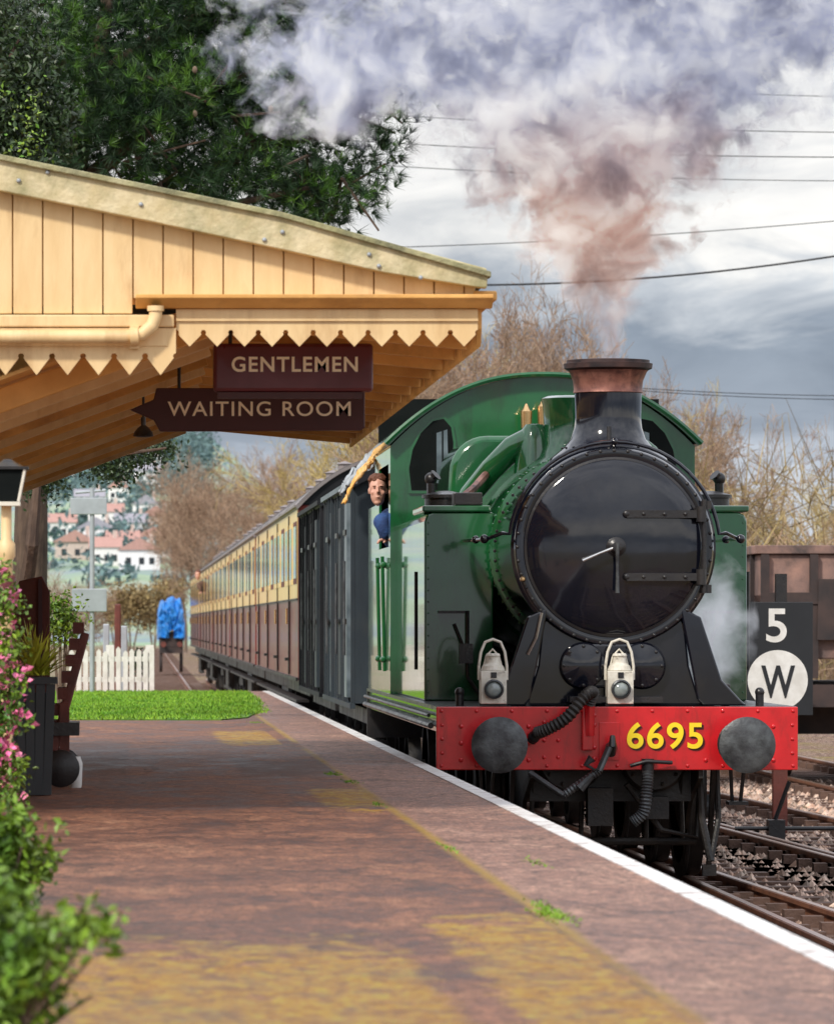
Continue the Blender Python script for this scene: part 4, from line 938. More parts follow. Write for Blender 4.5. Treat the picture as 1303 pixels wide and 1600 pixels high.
# ============================================================ PINE TREE
sp=140.
pine=thing('pine_tree',(xs(48,sp),F/sp,.6),'tall dark green pine tree rising behind the canopy','tree')
def Q(px,py,dy=0): v=P(px,py,sp); v.y+=dy; return v
tr=MB(); tr.tube([Q(42,1000),Q(48,850),Q(50,700),Q(70,500),Q(110,300),Q(150,120),Q(180,-80)],[.22,.19,.17,.15,.13,.10,.06],12)
limbs=[((60,560),(180,420),(330,330),(480,300)),((80,430),(230,300),(400,230),(560,190)),((110,300),(260,180),(430,90),(600,90)),((120,260),(60,170),(20,120),(-60,60)),((150,120),(280,40),(420,-20),(560,-30)),((60,560),(0,420),(-80,330),(-160,300)),((90,380),(200,350),(350,345),(520,335))]
for i,l in enumerate(limbs):
    dy=[-.6,.5,-.3,.3,.2,0,.8][i]; tr.tube([Q(a,b,dy*k/3) for k,(a,b) in enumerate(l)],[.10,.075,.05,.025],8)
for i in range(90):
    l=R.choice(limbs); k=R.randint(1,3); a,b=l[k]; dy=R.uniform(-1.2,1.2)
    tr.tube([Q(a,b,0),Q(a+R.uniform(-40,60),b+R.uniform(-60,25),dy*.6),Q(a+R.uniform(-60,100),b+R.uniform(-100,50),dy)],[.03,.022,.012],5)
tr.build('trunk','bark',pine,smooth=True)
bl_=[(60,60,120),(190,30,130),(320,20,120),(440,50,90),(520,110,75),(590,120,60),(620,140,42),(610,200,42),(570,240,62),(545,310,48),(470,300,62),(480,200,80),(390,150,90),(380,260,80),(300,170,95),(290,270,80),(200,200,95),(110,200,100),(30,210,90),(-60,100,120),(400,-30,110),(540,0,80),(240,120,90),(560,345,25),(500,350,35),(440,345,35)]
blobs=[]
for (a,b,r) in bl_:
    for dy in (-.5,.5):
        v=Q(a+R.uniform(-15,15),b+R.uniform(-15,15),dy+R.uniform(-.5,.5)); blobs.append((tuple(v),(r/sp*.95,r/sp*1.0,r/sp*.72)))
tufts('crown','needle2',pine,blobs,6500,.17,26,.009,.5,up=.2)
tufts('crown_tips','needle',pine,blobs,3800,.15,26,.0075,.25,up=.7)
for (a,b) in ((302,128),(302,195),(418,188)): MB().sph(Q(a,b,-1.3),.03,(1,1,1.4),8,6).build('cone','trunkb',pine,smooth=True)
ev=thing('holly_tree',(xs(-60,150),F/150.,.6),'dark broad leaved evergreen at the far left beside the pine','tree')
e_=MB(); e_.tube([P(-60,1050,150),P(-50,700,150),P(-40,300,150),P(0,100,150)],[.15,.13,.09,.04],8)
for (a,b) in ((60,160),(30,60),(50,230)): e_.tube([P(-40,300,150),P(a-30,b+60,150),P(a,b,150)],[.05,.03,.012],5)
e_.build('trunk','bark',ev)
leaves('crown','leafd',ev,[(tuple(P(a,b,150)),r/150) for a,b,r in ((20,120,85),(60,200,70),(-10,220,80),(60,90,45),(20,30,50),(90,170,40))],5600,.075,.5)
leaves('pale_leaves','leafg',ev,[(tuple(P(a,b,156)),r/150) for a,b,r in ((35,170,45),(30,230,40),(60,215,35))],200,.05,.5)
lo=thing('evergreen_branch',(xs(60,150),F/150.,.9),'dark evergreen bush foliage drooping below the canopy end','tree')
e_=MB(); e_.tube([P(30,1000,150),P(50,850,152),P(60,740,152),P(150,715,152),P(260,700,152)],[.09,.07,.045,.03,.012],7); e_.build('stem','bark',lo)
leaves('crown','leafd',lo,[(tuple(P(a,b,150)),(rx/150,.35,ry/150)) for a,b,rx,ry in ((80,715,60,35),(150,708,50,30),(205,705,42,26),(250,703,28,18),(60,750,40,30),(180,735,40,20))],5600,.05,.6)
# ============================================================ BARE TREES
gA='leafless winter trees behind the train'
for i,(px,s,zt,y,w) in enumerate([(785,74,9.9,0,.62),(745,76,9.4,0,.6),(825,72,9.3,0,.55),(862,70,8.8,0,.5),(700,72,8.7,1,.7),(655,66,8.6,1,.7),(765,60,9.8,1,.7),(815,56,9.8,0,.7),(850,60,9.2,1,.6),(615,60,8.6,1,.8),(580,54,8.8,1,.8),(540,48,8.8,1,.8),(500,44,9.0,0,.8),(460,39,9.6,0,.8),(425,35,10.2,0,.8),(395,31,11.2,0,.8),(365,28,12,0,.75),(335,26,13,0,.7),(310,24,13.5,0,.65),(290,22,13.5,0,.55),(272,20,13.0,0,.45),(690,50,9.9,1,.9),(720,66,9.4,0,.7),(800,70,9.7,0,.6),(760,70,9.6,0,.6)]):
    bare_tree(px,s,zt,'leafless brown winter tree in the mass behind the train',gA,i,y,w)
for i,(px,s,zt,w,lab) in enumerate([(1035,64,8.0,.6,'bare tree just right of the locomotive cab'),(1080,66,8.2,.65,'tall bare tree right of the chimney, above the right tank'),(1125,64,7.9,.65,'bare twiggy tree behind the right side tank'),(1168,62,7.2,.65,'bare tree right of the right side tank'),(1212,60,5.6,.7,'low bare tree left of the rusty hopper wagon'),(1262,56,5.2,.7,'bare tree behind the hopper wagon'),(1306,50,7.0,.55,'bare tree cut by the right edge of the photo')]):
    bare_tree(px,s,zt,lab,'bare trees on the right',i+1,0 if i%3 else 1,w)
n=26000; t=rng.random(n)**.6; sY=100+ (1-t)*320; sX=rng.uniform(6.8,16,n)+ (sY-100)*.012; zz=rng.random(n)**1.3*5.0
p0=np.stack([sX,sY,zz],1); dd=rng.normal(size=(n,3))*.45+np.array([0,0,.35]); V,Fc=sticks(p0,p0+dd*(.8+.8*rng.random((n,1))),np.full(n,.016),np.full(n,.006))
tag(raw('scrub',V,Fc,'bushb'),'tangled brown winter scrub along the railway bank','undergrowth',kind='stuff')
n=18000; sY=rng.uniform(105,150,n); sX=rng.uniform(12,24,n); zz=rng.random(n)**1.3*3.6
p0=np.stack([sX,sY,zz],1); dd=rng.normal(size=(n,3))*.4+np.array([0,0,.3]); V,Fc=sticks(p0,p0+dd,np.full(n,.014),np.full(n,.006))
tag(raw('scrub',V,Fc,'twig'),'brown winter hedge growth behind the hopper wagon','undergrowth',kind='stuff')
def bush(name,px,s,zc_,rx,rz,n,size,m,label,z0=0,grp=None,sub=5):
    X=xs(px,s); t=thing(name,(X,F/s,z0),label,'bush',grp)
    st_=MB(); 
    for k in range(5): st_.tube([(X,F/s,z0),(X+R.uniform(-.5,.5)*rx,F/s+R.uniform(-.4,.4)*rx,zc_+R.uniform(-.3,.5)*rz)],[.03*rx+.01,.008],5)
    st_.build('stem','trunkb',t)
    bb_=[((X+R.uniform(-.5,.5)*rx,F/s+R.uniform(-.5,.5)*rx,zc_+R.uniform(-.4,.4)*rz),(rx*.6,rx*.6,rz*.6)) for k in range(sub+2)]
    leaves('foliage',m,t,bb_,n,size,.5); return t
bush('bush',96,185,CZ+(975-965)/185.,.16,.26,900,.045,'leafg','small green bush behind the barrow, yellow flecked',.9)
bush('bush',205,30,3.0,1.2,1.4,2200,.20,'bushb','round olive brown bush beyond the picket fence')
bush('bush',240,27,2.9,1.3,1.6,2200,.20,'bushb','brown bush left of the blue covered wagon')
bush('bush',180,26,2.6,1.1,1.4,2000,.18,'bushb','brown bush above the wooden posts')
bush('bush',272,24,3.9,1.3,2.2,2400,.22,'bushb','taller brown bush behind the blue covered wagon')
for i,(px,s,zt) in enumerate(((92,48,3.9),(80,60,3.6),(110,36,3.8))): bare_tree(px,s,zt,'small leafless tree at left beyond the picket fence','small leafless trees at left',i,0,.8)
blobs=[]
for i in range(150):
    Y=R.uniform(620,1500); px=R.uniform(40,330); X=(px-VX)*Y/F
    if Y<1030 and R.random()<.72: continue
    blobs.append(((X,Y,hillh(X,Y)+1.5),(R.uniform(2.5,6),4,R.uniform(1.6,3.0))))
tag(leaves('woodland','farwood',None,blobs,22000,1.2,.5),'blue green woods scattered over the far hillside','woodland',kind='stuff')
hs=[(218,690,'h','white house with red roof low on the hill'),(165,700,'h','white house, lowest and leftmost of the pale houses'),(240,735,'h','red roofed house at the right end of the hill row'),(192,725,'h','pale house in the middle of the hill row'),(150,775,'g','grey roofed house just above the hill row, left'),(205,800,'g','grey roofed house in the middle of the hillside'),(243,830,'b','brick house at right on the middle hillside'),(165,850,'h','white house half way up the hill'),(228,890,'g','grey roofed house above the brick house'),(140,930,'g','grey roofed house high on the left of the hill'),(185,985,'h','small white house high on the hill'),(230,1100,'g','small grey roofed house near the hill woods'),(118,720,'b','brick house left of the grey sign pole'),(98,800,'h','white house far left on the hill'),(205,1180,'g','tiny white house near the hilltop'),(240,1240,'g','tiny white house at the right of the hilltop'),(110,1160,'g','tiny white house at the left of the hilltop')]
for i,(px,Y,k,lab) in enumerate(hs):
    X=(px-VX)*Y/F; z=hillh(X,Y)-.3; w=R.uniform(1.9,2.9); d=3.0; h=3.4
    t=thing('house',(X,Y,z),lab,'house','houses on the far hillside')
    MB().box(X-w,X+w,Y-d,Y+d,z,z+h).build('wall','hwall2' if k=='b' else 'hwall',t)
    if i%2: MB().prism([(Y-d-.3,z+h+.01),(Y,z+h+1.5),(Y+d+.3,z+h+.01)],'x',X-w-.3,X+w+.3).build('roof','hroof2' if k=='g' else 'hroof',t)
    else: MB().prism([(X-w-.3,z+h+.01),(X,z+h+1.7),(X+w+.3,z+h+.01)],'y',Y-d-.3,Y+d+.3).build('roof','hroof2' if k=='g' else 'hroof',t)
    MB().box(X+w*.5,X+w*.5+.5,Y-.4,Y+.4,z+h+.5,z+h+2.3).build('chimney','hwall2',t)
    for q in (-.55,.1,.6):
        MB().box(X+q*w-.35,X+q*w+.35,Y-d-.05,Y-d-.01,z+1.5,z+2.4).build('window','glass',t)
# ============================================================ LEFT SIDE ITEMS
s=106.; fe=thing('picket_fence',(xs(180,s),F/s,.2),'white picket fence at the end of the platform lawn','fence')
px=112
while px<240:
    X=xs(px,s)+R.uniform(-.008,.008); top_=zs_(1012+R.uniform(-3,6),s)
    MB().prism([(X-.035,.2),(X+.035,.2),(X+.035,top_-.04),(X,top_),(X-.035,top_-.04)],'y',F/s,F/s+.02).build('picket','white',fe); px+=10.5
for py in (1030,1062): MB().box(xs(108,s),xs(240,s),F/s+.021,F/s+.06,zs_(py+4,s),zs_(py-4,s)).build('rail','white',fe)
for q in (172,234): MB().box(xs(q,s)-.06,xs(q,s)+.06,F/s+.061,F/s+.16,.1,zs_(1008,s)).build('post','white',fe)
bush('bush',218,104,1.35,.13,.28,500,.05,'leafd','dark ivy bush climbing the picket fence',.9)
for i,(px,y0_,lab) in enumerate(((184,944,'tall brown wooden post behind the picket fence'),(166,975,'shorter pale post behind the picket fence'),(194,978,'short pale post right of the tall brown post'))):
    s=100.; tag(MB().box(xs(px-5,s),xs(px+5,s),F/s,F/s+.12,0,zs_(y0_,s)).build('wooden_post','wood' if i==0 else 'galv',None,bevel=.02,origin=(xs(px,s),F/s,0)),lab,'post')
s=109.; sp_=thing('signal_post',(xs(144,s),F/s,.9),'grey metal post carrying two sign backs beside the lawn','sign post')
MB().cyl((xs(144,s),F/s,.9),(xs(144,s),F/s,zs_(762,s)),.035).build('pole','galv',sp_,smooth=True)
MB().box(xs(112,s),xs(167,s),F/s-.06,F/s-.04,zs_(956,s),zs_(920,s)).build('sign_back','galv',sp_,bevel=.01)
MB().box(xs(110,s),xs(167,s),F/s-.06,F/s-.04,zs_(804,s),zs_(778,s)).build('sign_back','galv',sp_,bevel=.01)
MB().tube([(xs(118,s),F/s,zs_(770,s)),(xs(165,s),F/s,zs_(766,s))],.02).build('cross_arm','galv',sp_)
s=330.; X=xs(10,s); Yl=F/s; lt=thing('station_lamp',(X,Yl,.9),'old lantern hanging from a cream and red post at the left edge','lamp post')
MB().lathe((X,Yl,0),'z',[(.030,.9),(.030,2.2),(.042,2.22),(.042,2.28),(.025,2.3),(.025,2.47)],14).build('post','cream',lt,smooth=True)
MB().lathe((X,Yl,0),'z',[(.045,2.0),(.045,2.12),(.032,2.13)],14).build('band','maroon',lt,smooth=True)
Xl=xs(12,s); zt=zs_(734,s); zb=zs_(784,s)
MB().prism([(Xl-.080,zt),(Xl+.080,zt),(Xl+.050,zb),(Xl-.050,zb)],'y',Yl-.07,Yl+.07).build('glass_box','hole',lt)
for sx_ in (-1,1):
    for sy_ in (-1,1): MB().bar((Xl+sx_*.082,Yl+sy_*.075,zt),(Xl+sx_*.052,Yl+sy_*.073,zb),.012,.012).build('frame_bar','lampw',lt)
MB().box(Xl-.10,Xl+.10,Yl-.09,Yl+.09,zt+.001,zt+.014).lathe((Xl,Yl,0),'z',[(.08,zt+.014),(.04,zt+.035),(.02,zt+.05),(0,zt+.052)],8).build('lamp_roof','satin',lt)
MB().box(Xl-.06,Xl+.06,Yl-.077,Yl+.077,zb-.02,zb-.001).build('lamp_base','lampw',lt)
s=205.; nb=thing('notice_board',(xs(50,s),F/s,.9),'dark red slanted wooden board standing by the tree trunk','notice board')
MB().prism([(xs(18,s),.9),(xs(78,s),.9),(xs(78,s),zs_(925,s)),(xs(66,s),zs_(900,s)),(xs(30,s),zs_(908,s)),(xs(18,s),zs_(930,s))],'y',F/s,F/s+.06).build('board','wood',nb,bevel=.01)
MB().box(xs(60,s),xs(66,s),F/s-.03,F/s-.001,.9,zs_(905,s)).build('batten','maroon2',nb)
s=255.; br=thing('luggage_barrow',(xs(95,s),F/s,.9),'dark red wooden luggage barrow standing beside the lawn','barrow')
for dy in (-.22,.22):
    MB().bar((xs(84,s),F/s+dy,1.12),(xs(133,s),F/s+dy+.1,zs_(990,s)),.05,.07,(0,1,0)).build('handle_bar','wood',br,bevel=.008)
    MB().bar((xs(76,s),F/s+dy,.92),(xs(76,s),F/s+dy,1.40),.055,.06).build('leg','wood',br)
    MB().bar((xs(101,s),F/s+dy,.92),(xs(101,s),F/s+dy,1.42),.055,.06).build('leg','wood',br)
for k in range(7):
    ax_=xs(90+k*6,s); az_=1.24+k*.10; MB().box(ax_-.045,ax_+.02,F/s-.22,F/s+.3,az_,az_+.07).build('slat','wood',br)
MB().box(xs(66,s),xs(124,s),F/s-.27,F/s+.25,1.22,1.30).build('bed','satin',br)
MB().box(xs(70,s),xs(118,s),F/s-.25,F/s-.2,1.02,1.07).build('lower_rail','wood',br)
for dy in (-.28,.24): MB().lathe((xs(96,s),F/s+dy,1.02),'y',[(.0,0),(.10,0),(.115,.01),(.115,.035),(0,.04)],20).build('wheel','satin',br,smooth=True)
tag(MB().lathe((xs(118,s),F/s-.15,.9),'z',[(.035,0),(.04,.02),(.045,.15),(.03,.19),(0,.19)],14).build('milk_can','white',None,smooth=True,origin=(xs(118,s),F/s-.15,.9)),'small white can on the platform beside the barrow','can')
s=268.; Xp=xs(48,s); pn=thing('slatted_planter',(Xp,F/s,.9),'tall dark slatted planter holding a spiky yellow green plant','planter')
pm=MB()
for k in range(5):
    u=-.12+k*.06
    pm.prism([(Xp+u*.8-.024,.905),(Xp+u*.8+.024,.905),(Xp+u+.026,1.55),(Xp+u-.026,1.55)],'y',F/s-.12,F/s-.10)
pm.box(Xp-.12,Xp+.12,F/s-.098,F/s+.12,.905,1.5); pm.box(Xp-.155,Xp+.155,F/s-.14,F/s+.14,1.551,1.59)
pm.build('box','bin',pn)
V=[]; 
for i in range(120):
    a=R.uniform(0,6.28); e=R.uniform(.3,1.4); L=R.uniform(.2,.38); d=Vector((math.cos(a)*math.cos(e),math.sin(a)*math.cos(e),math.sin(e))); sd2=d.cross(Vector((0,0,1))).normalized()*.009
    b=Vector((Xp+R.gauss(0,.03)+.03,F/s+R.gauss(0,.03),1.6)); m1=b+d*L*.6; tp=b+d*L+Vector((0,0,-.06*math.cos(e)))
    V+=[b-sd2,b+sd2,m1+sd2,b-sd2,m1+sd2,m1-sd2,m1-sd2,m1+sd2,tp]
raw('spiky_leaves',V,np.arange(len(V)).reshape(-1,3),'leafy',pn)
s=350.; fl=thing('flowering_shrub',(xs(-5,s),F/s,.9),'pink flowering shrub hanging at the left edge above the planter','flowering shrub')
e_=MB()
for k in range(8): e_.tube([(xs(-10,s),F/s,.9),(xs(R.uniform(-40,10),s),F/s+R.uniform(-.1,.1),zs_(R.uniform(1000,1200),s)),(xs(R.uniform(-20,25),s),F/s+R.uniform(-.1,.1),zs_(R.uniform(850,1150),s))],[.012,.008,.003],5)
e_.build('stem','trunkb',fl)
fbl=[(tuple(P(a,b,s)),r/s) for a,b,r in ((-8,890,22),(0,950,28),(6,1010,30),(2,1070,36),(8,1120,32),(2,1190,34),(6,1240,30))]
leaves('foliage','leafg',fl,fbl,2300,.032,.5,jit=1.1)
leaves('flowers','pink',fl,fbl,520,.036,.3,.9,jit=1.1)
s=470.; s1=thing('leafy_shrub',(xs(10,s),F/s,.9),'rounded green shrub at lower left, behind the nearest leaves','shrub')
e_=MB()
for k in range(8): e_.tube([(xs(0,s),F/s,.9),(xs(R.uniform(-30,60),s),F/s+R.uniform(-.1,.1),zs_(R.uniform(1270,1400),s))],[.012,.004],5)
e_.build('stem','trunkb',s1)
leaves('foliage','leafg',s1,[(tuple(P(a,b,s)),r/s) for a,b,r in ((12,1295,44),(-5,1350,54),(55,1322,30),(50,1368,30),(-5,1410,52),(98,1288,10))],1900,.036,.5,jit=.9)
s=680.; s2_=thing('leafy_shrub',(xs(10,s),F/s,.9),'nearest blurred green shrub in the bottom left corner','shrub')
e_=MB()
for k in range(12): e_.tube([(xs(0,s),F/s,.9),(xs(R.uniform(-30,150),s),F/s+R.uniform(-.1,.1),zs_(R.uniform(1450,1560),s))],[.010,.003],5)
e_.build('stem','trunkb',s2_)
leaves('foliage','leafg',s2_,[(tuple(P(a,b,s)),(r/s,.12,r/s*.8)) for a,b,r in ((5,1480,60),(65,1455,38),(118,1450,26),(160,1450,16),(45,1540,55),(5,1590,72),(85,1500,28),(0,1410,44))],2300,.034,.5,jit=.9)
# ============================================================ RIGHT SIDE ITEMS
s=162.; sb_=thing('marker_board',(xs(1218,s),F/s,-.2),'black lineside board with white number 5 above a W in a white disc','sign board')
MB().box(xs(1158,s),xs(1270,s),F/s,F/s+.03,zs_(1118,s),zs_(941,s)).build('board','board',sb_,bevel=.004)
MB().lathe((xs(1215,s),F/s-.001,zs_(1063,s)),'y',[(0,0),(47/s,0),(47/s,-.004),(0,-.004)],48).build('disc','white',sb_)
text('lettering','W','board',sb_,xs(1189,s),xs(1242,s),zs_(1091,s),zs_(1040,s),F/s-.006,.004,.018)
text('lettering','5','white',sb_,xs(1197,s),xs(1229,s),zs_(1004,s),zs_(951,s),F/s-.002,.004,.015)
MB().box(xs(1209,s),xs(1231,s),F/s+.031,F/s+.15,-.2,zs_(1100,s)).build('post','wood',sb_)
tag(MB().box(xs(1208,155),xs(1225,155),F/s+2,F/s+2.12,-.2,zs_(897,155.)).build('wooden_post','satin',None,origin=(xs(1216,155),F/s+2,-.2)),'dark post rising behind the black lineside board','post')
s=127.; yw=F/s; xw=9.02; wg=thing('hopper_wagon',(xw,yw,0),'rusty grey hopper wagon on the far siding','wagon')
h=1.20
def zz_(py): return zs_(py,s)
w=MB(); w.prism([(xw-h,zz_(930)),(xw-h,zz_(866)),(xw+h,zz_(866)),(xw+h,zz_(930)),(xw+.75,zz_(1030)),(xw-.75,zz_(1030))],'y',yw,yw+5.2); w.build('hopper_body','rusty',wg,bevel=.02)
MB().box(xw-h-.06,xw+h+.06,yw-.06,yw+5.26,zz_(865.5),zz_(852)).build('top_rim','rusty',wg,bevel=.01)
for dx in (-1.15,-.55,.0,.55,1.15): MB().box(xw+dx-.05,xw+dx+.05,yw-.09,yw-.003,zz_(1060),zz_(866.5)).build('rib','wagdark',wg)
MB().box(xw-h,xw+h,yw-.11,yw-.091,zz_(944),zz_(926)).build('cross_rib','wagdark',wg)
MB().prism([(xw-.52,zz_(1000)),(xw-.50,zz_(905)),(xw+1.1,zz_(905)),(xw+1.1,zz_(1000))],'y',yw-.13,yw-.112).build('end_plate','wagdark',wg)
for dy in (.6,1.8,3.,4.2): MB().box(xw-h-.05,xw-h-.003,yw+dy,yw+dy+.07,zz_(1060),zz_(866.5)).build('side_rib','wagdark',wg)
MB().box(xw-1.2,xw+1.2,yw-.1,yw+5.3,zz_(1105),zz_(1070)).box(xw-1.1,xw-1.0,yw-.05,yw+5.2,zz_(1072),zz_(940)).box(xw-.9,xw+.9,yw+1,yw+4,zz_(1150),zz_(1103)).build('underframe','wagdark',wg)
for dy in (1.1,4.1):
    for s_ in (-1,1):
        MB().lathe((xw+.76*s_,yw+dy,.46),'x',[(0,-.06),(.1,-.07),(.12,-.02),(.36,-.02),(.38,-.06),(.46,-.06),(.46,.06),(0,.06)],24).build('wheel','wagdark',wg,smooth=True)
        MB().box(xw+s_*.98-.05,xw+s_*.98+.05,yw+dy-.18,yw+dy+.18,.3,.95).build('axle_guard','wagdark',wg)
for s_ in (-1,1): MB().lathe((xw+.87*s_,yw-.1,1.05),'y',[(.12,0),(.09,-.3),(.2,-.32),(.2,-.36),(0,-.37)],20).build('buffer','wagdark',wg,smooth=True)
tag(MB().box(5.9,6.05,46.9,47.1,-.2,.1).tube([(5.97,47,.1),(6.1,47,.45)],.02).tube([(5.6,47,.02),(6.6,47,.02)],.02).build('point_lever','satin',None,origin=(5.97,47,-.2)),'black point lever between the siding rails','lever')
tag(MB().box(6.5,6.9,40.9,41.2,-.2,-.02).cyl((6.5,41.05,-.02),(6.9,41.05,-.02),.05).build('point_fitting','satin',None,origin=(6.7,41,-.2)),'low black iron fitting beside the siding rail','track fitting')
structure(MB().prism([(13.5,-.2),(15.5,1.9),(60,1.9),(60,-.2)],'y',118,190).build('bank','ground'))
s=60.; xc=xs(1180,s); yc=F/s; cr=thing('parked_van',(xc,yc,1.9),'pale van parked on the bank with yellow number plate','van')
MB().prism([(yc,2.2),(yc,3.3),(yc+.25,3.8),(yc+3.2,3.8),(yc+3.8,3.1),(yc+4.8,2.9),(yc+4.8,2.2)],'x',xc-.9,xc+.9).build('body','lampw',cr,bevel=.08)
MB().prism([(xc-.7,3.34),(xc+.7,3.34),(xc+.65,3.72),(xc-.65,3.72)],'y',yc+.02,yc+.12).build('rear_window','glass',cr)
MB().box(xs(1163,s),xs(1193,s),yc-.03,yc-.002,zs_(918,s),zs_(904,s)).build('number_plate','yellow',cr)
text('plate_lettering','J09 HG','board',cr,xs(1165,s),xs(1191,s),zs_(915,s),zs_(907,s),yc-.032,.004,.0)
for dx in (-.82,.82):
    for dy in (.8,3.9): MB().lathe((xc+dx,yc+dy,2.22),'x',[(0,-.09),(.32,-.09),(.32,.09),(0,.09)],20).build('wheel','satin',cr,smooth=True)
# blue tarpaulin wagon
s=40.; xb=xs(268,s); yb=F/s; tw=thing('covered_wagon',(xb,yb,0),'wagon under a bright blue tarpaulin beyond the end of the train','wagon')
V=[];Fc=[]; nu,nv=26,14
outl=[(-.50,1.30),(-.53,1.7),(-.50,2.2),(-.46,2.62),(-.38,2.80),(-.22,2.74),(-.10,2.90),(.05,2.95),(.20,2.82),(.33,2.88),(.44,2.6),(.50,2.1),(.52,1.6),(.50,1.25)]
for j in range(nv):
    for i in range(nu):
        t=i/(nu-1)*(len(outl)-1); q=min(len(outl)-2,int(t)); u=t-q; x=outl[q][0]*(1-u)+outl[q+1][0]*u; z=outl[q][1]*(1-u)+outl[q+1][1]*u
        V.append((xb+x+R.uniform(-.04,.04),yb+j*.35+R.uniform(-.1,.1),z+R.uniform(-.07,.07)-(.25 if j==0 else 0)*(z>2)))
for j in range(nv-1):
    for i in range(nu-1): a=j*nu+i; Fc.append((a,a+1,a+nu+1,a+nu))
c0_=len(V)
for k in range(1,6):
    for i in range(nu):
        a=V[i]; f=k/6; V.append((xb+(a[0]-xb)*(1-f)+R.uniform(-.03,.03),yb-.05+R.uniform(-.12,.08),1.35+(a[2]-1.35)*(1-f*.9)))
for k in range(0,5):
    for i in range(nu-1):
        r0=(lambda k_,i_: i_ if k_==0 else c0_+(k_-1)*nu+i_)
        Fc.append((r0(k,i),r0(k,i+1),r0(k+1,i+1),r0(k+1,i)))
raw('tarpaulin',V,Fc,'tarp',tw)
MB().box(xb-.46,xb+.46,yb+.1,yb+4.4,1.0,1.6).build('body','wagdark',tw)
MB().box(xb-.45,xb+.45,yb+.1,yb+4.3,.75,.99).build('underframe','wagdark',tw)
for s_ in (-1,1):
    MB().lathe((xb+.32*s_,yb,1.1),'y',[(.06,.1),(.06,-.25),(.11,-.26),(.11,-.3),(0,-.3)],14).build('buffer','wood',tw,smooth=True)
    for dy in (1,3.4): MB().lathe((xb+.4*s_,yb+dy,.42),'x',[(0,-.05),(.42,-.05),(.42,.05),(0,.05)],18).build('wheel','wagdark',tw,smooth=True)
def wire(a,b,sag,r,label,grp=None,s=80.):
    A_=P(a[0],a[1],s); B_=P(b[0],b[1],s); d=B_-A_; A_=A_-d*.5; B_=B_+d*.5
    pts=[]
    for k in range(25):
        t=k/24; p=A_.lerp(B_,t); u=(t*2-.5); p.z+=sag*((u-.5)**2-.25) ; pts.append(p)
    tag(MB().tube(pts,r,5).build('overhead_wire','wire',None,smooth=True,origin=A_),label,'wire',grp)
g='overhead wires against the sky'
wire((600,178),(1303,206),.25,.009,'thin wire passing behind the smoke, second from the top',g)
wire((600,222),(1303,245),.25,.010,'thin wire behind the smoke, third from the top',g)
wire((600,258),(1303,282),.25,.008,'thin wire behind the smoke, fourth from the top',g)
wire((600,118),(1303,150),.2,.008,'topmost thin wire behind the smoke',g)
wire((620,386),(1303,345),.25,.009,'thin wire rising to the right below the smoke',g)
wire((755,445),(1303,400),.5,.020,'thick black cable rising to the right above the bare trees',g)
wire((1010,607),(1303,618),.1,.008,'upper of the two low wires right of the chimney',g)
wire((1010,611),(1303,624),.1,.008,'lower of the two low wires right of the chimney',g)
